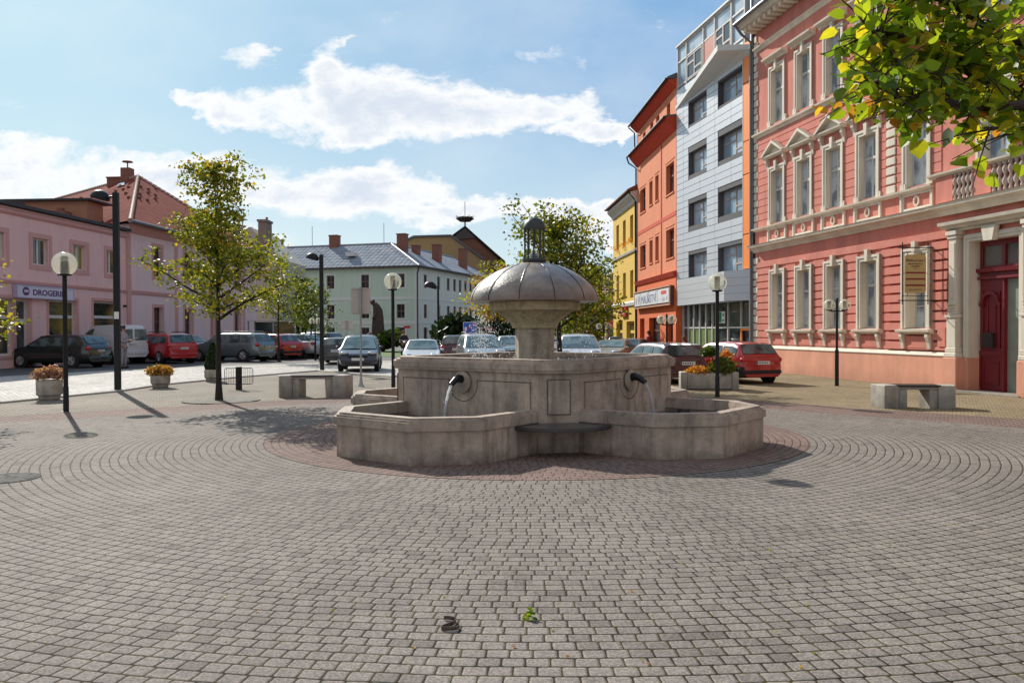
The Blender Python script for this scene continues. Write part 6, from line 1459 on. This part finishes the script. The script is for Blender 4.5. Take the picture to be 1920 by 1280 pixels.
# ------------------------------------------------------------------ people
skin = M('skin', (.45, .26, .19), .6, .08, 8)
def skin_obj(name, joints, edges, mat, par, sub=2):
    me = bpy.data.meshes.new(name); me.from_pydata([j[:3] for j in joints], edges, []); me.materials.append(mat)
    o = bpy.data.objects.new(name, me); COL.objects.link(o); o.parent = par
    sm_ = o.modifiers.new('skin', 'SKIN'); sm_.use_smooth_shade = True
    for i, j in enumerate(joints):
        r = j[3]; r = r if isinstance(r, tuple) else (r, r)
        me.skin_vertices[0].data[i].radius = r; me.skin_vertices[0].data[i].use_root = (i == 0)
    ss_ = o.modifiers.new('sub', 'SUBSURF'); ss_.levels = sub; ss_.render_levels = sub
    dg = bpy.context.evaluated_depsgraph_get(); nm = bpy.data.meshes.new_from_object(o.evaluated_get(dg)); nm.name = name
    o.modifiers.clear(); o.data = nm; return o
def person(label, p, rz, s, top, trousers, pose='read', hair=(.05, .04, .035), cap=None, legs=True):
    o = thing('person', label, 'person', p, rz); o.scale = (s, s, s)
    # faces +x ; metres for a 1.75 m figure
    if pose == 'read': el = (.10, .19, 1.10); ha = (.36, .08, 1.17)
    elif pose == 'ride': el = (.20, .24, 1.12); ha = (.45, .26, 1.02)
    else: el = (-.02, .22, 1.12); ha = (.04, .24, .86)
    J = [(0, 0, .95, (.13, .16)), (0, 0, 1.12, (.11, .145)), (.0, 0, 1.32, (.12, .17)), (0, 0, 1.45, (.08, .11)), (.01, 0, 1.53, .052), (.02, 0, 1.58, .055), (.02, 0, 1.68, (.085, .072))]
    E_ = [(0, 1), (1, 2), (2, 3), (3, 4), (4, 5), (5, 6)]
    for s_ in (1, -1):
        b = len(J); J += [(0, s_*.18, 1.42, .055), (el[0], s_*el[1], el[2], .042), (ha[0]*.9+el[0]*.1, s_*(ha[1]*.9+el[1]*.1), ha[2], .028), (ha[0]+.06, s_*ha[1], ha[2]+.01, (.034, .022))]
        E_ += [(3, b), (b, b+1), (b+1, b+2), (b+2, b+3)]
        for f_ in range(4):
            J.append((ha[0]+.13-.006*abs(f_-1), s_*(ha[1]+.026-.018*f_), ha[2]+.015-.02*(f_ % 2)*.3, .009)); E_.append((b+3, len(J)-1))
        J.append((ha[0]+.08, s_*(ha[1]-.045), ha[2]+.03, .010)); E_.append((b+3, len(J)-1))
        b = len(J); J += [(0, s_*.09, .88, .095), (.02, s_*.10, .48, .062), (-.02, s_*.11, .10, .042), (.05, s_*.115, .045, (.045, .035)), (.15, s_*.125, .03, (.04, .025))]
        E_ += [(0, b), (b, b+1), (b+1, b+2), (b+2, b+3), (b+3, b+4)]
    skin_obj('body', J, E_, skin, o)
    T_ = [(0, 0, .93, (.15, .185)), (0, 0, 1.12, (.135, .17)), (0, 0, 1.32, (.145, .195)), (0, 0, 1.44, (.095, .14)), (0, 0, 1.50, .07)]
    e = [(0, 1), (1, 2), (2, 3), (3, 4)]
    for s_ in (1, -1):
        b = len(T_); T_ += [(0, s_*.19, 1.42, .075), (el[0], s_*el[1], el[2], .062), (ha[0]*.8+el[0]*.2, s_*(ha[1]*.8+el[1]*.2), ha[2]-.005, .047)]; e += [(3, b), (b, b+1), (b+1, b+2)]
    skin_obj('jacket', T_, e, top, o)
    if legs:
        T_ = [(0, 0, .96, (.14, .175))]; e = []
        for s_ in (1, -1):
            b = len(T_); T_ += [(0, s_*.095, .86, .115), (.02, s_*.105, .48, .088), (-.01, s_*.115, .12, .078)]; e += [(0, b), (b, b+1), (b+1, b+2)]
        skin_obj('trousers', T_, e, trousers, o)
        for s_ in (1, -1): m = MB(); m.ell((.06, s_*.12, .045), (.15, .055, .05)); m.build('shoe', m_black, o, smooth=True)
    m = MB(); m.ell((.0, 0, 1.715), (.108, .092, .095)); m.ell((-.03, 0, 1.66), (.085, .088, .10)); m.build('hair', M('hair_'+str(hair[0]), hair, .8, .2, 30), o, smooth=True)
    m = MB(); m.ell((.112, 0, 1.655), (.02, .013, .022), 8, 6); m.ell((.09, .075*0+.0, 1.60), (.016, .03, .007), 8, 5)
    for s_ in (1, -1): m.ell((.02, s_*.078, 1.66), (.02, .012, .03), 8, 6)
    m.build('face', skin, o, smooth=True)
    m = MB()
    for s_ in (1, -1): m.ell((.096, s_*.03, 1.685), (.009, .012, .006), 8, 5)
    m.build('eyes', m_black, o, smooth=True)
    if cap: m = MB(); m.ell((.01, 0, 1.755), (.115, .098, .065)); m.ell((.10, 0, 1.735), (.09, .07, .012)); m.build('cap', cap, o, smooth=True)
    return o
cov = M('grey_coverall', (.30, .27, .30), .85, .2, 6)
pm_ = G(231, 690)
person('man in grey overalls and dark cap reading a paper beside the white van', pm_, radians(-12), 1.03, cov, cov, 'read', cap=M('dark_cap', (.05, .04, .05), .8))
o = MB().box(.0, .22, -.10, .10, 0, .004).build('paper_sheet', M('paper', (.75, .74, .72), .7, .05), loc=(pm_.x+.47, pm_.y-.11, 1.235), rotz=radians(-12)); o.rotation_euler = (0, radians(-22), radians(-12)); tag(o, 'white paper sheets held by the man in grey overalls', 'paper')
dkc = M('dark_cloth', (.03, .03, .04), .85, .2); 
q = AT(757, 640, 50); person('rider in a dark jacket sitting on a motorcycle beside the white coupe', (q.x, q.y, -.12), radians(-80), .95, dkc, dkc, 'ride', hair=(.25, .08, .06))
mo = thing('motorcycle', 'motorcycle under the rider beyond the left fountain corner', 'motorcycle', (q.x+.05, q.y-.1, 0), radians(-80))
for x in (-.62, .68):
    m = MB(); m.tube([(x, -.06, .3), (x, .06, .3)], [.3, .3], 22); m.build('wheel', tyre, mo, smooth=True, ang=40)
m = MB(); m.tube([(-.6, 0, .62), (-.3, 0, .72), (.1, 0, .70), (.3, 0, .85), (.45, 0, .80)], [.10, .14, .14, .18, .10], 10); m.build('fuel_tank', P_red, mo, smooth=True)
m = MB(); m.tube([(.68, .05, .3), (.45, .04, .95)], .03, 6); m.tube([(.40, -.35, 1.02), (.45, 0, .95), (.40, .35, 1.02)], .02, 6); m.ell((.55, 0, .85), (.1, .1, .1)); m.build('handlebar', rimm, mo, smooth=True)
m = MB(); m.bbox(-.2, .25, -.14, .14, .25, .6, .04); m.build('engine', m_black, mo)
q = AT(1283, 640, 27.5); person('woman with red brown hair in dark clothes beside the maroon estate', (q.x, q.y, 0), radians(150), .76, dkc, dkc, 'stand', hair=(.16, .05, .03))
q = AT(1216, 640, 46); person('person in a red top near the door of the orange house', (q.x, q.y, 0), radians(200), .84, M('red_cloth', (.3, .03, .03), .8), dkc, 'stand')
# parked bicycles by the maroon car
def bicycle(p, rz, label):
    o = thing('bicycle', label, 'bicycle', p, rz); o.scale = (.85,)*3
    for x in (-.5, .5):
        m = MB(); n = 28; vs = []
        pts = [(x+.33*cos(2*pi*k/n), 0, .34+.33*sin(2*pi*k/n)) for k in range(n+1)]; m.tube(pts, .016, 6)
        for k in range(10): a = 2*pi*k/10; m.tube([(x, 0, .34), (x+.32*cos(a), 0, .34+.32*sin(a))], .002, 3, cap=False)
        m.build('wheel', tyre, o, smooth=True)
    m = MB(); m.tube([(-.5, 0, .34), (-.05, 0, .30), (.38, 0, .85), (-.15, 0, .85), (-.05, 0, .30)], .016, 6); m.tube([(-.5, 0, .34), (-.15, 0, .85), (-.17, 0, .98)], .014, 6); m.tube([(.5, 0, .34), (.36, 0, 1.0)], .014, 6); m.tube([(.36, -.28, 1.04), (.36, 0, 1.0), (.36, .28, 1.04)], .012, 6); m.build('frame', P_blk, o, smooth=True)
    m = MB(); m.ell((-.18, 0, 1.0), (.13, .07, .03)); m.build('saddle', m_black, o, smooth=True); return o
q = AT(1298, 640, 28.5); bicycle((q.x, q.y, 0), radians(35), 'bicycle parked between the maroon estate and the red hatchback')
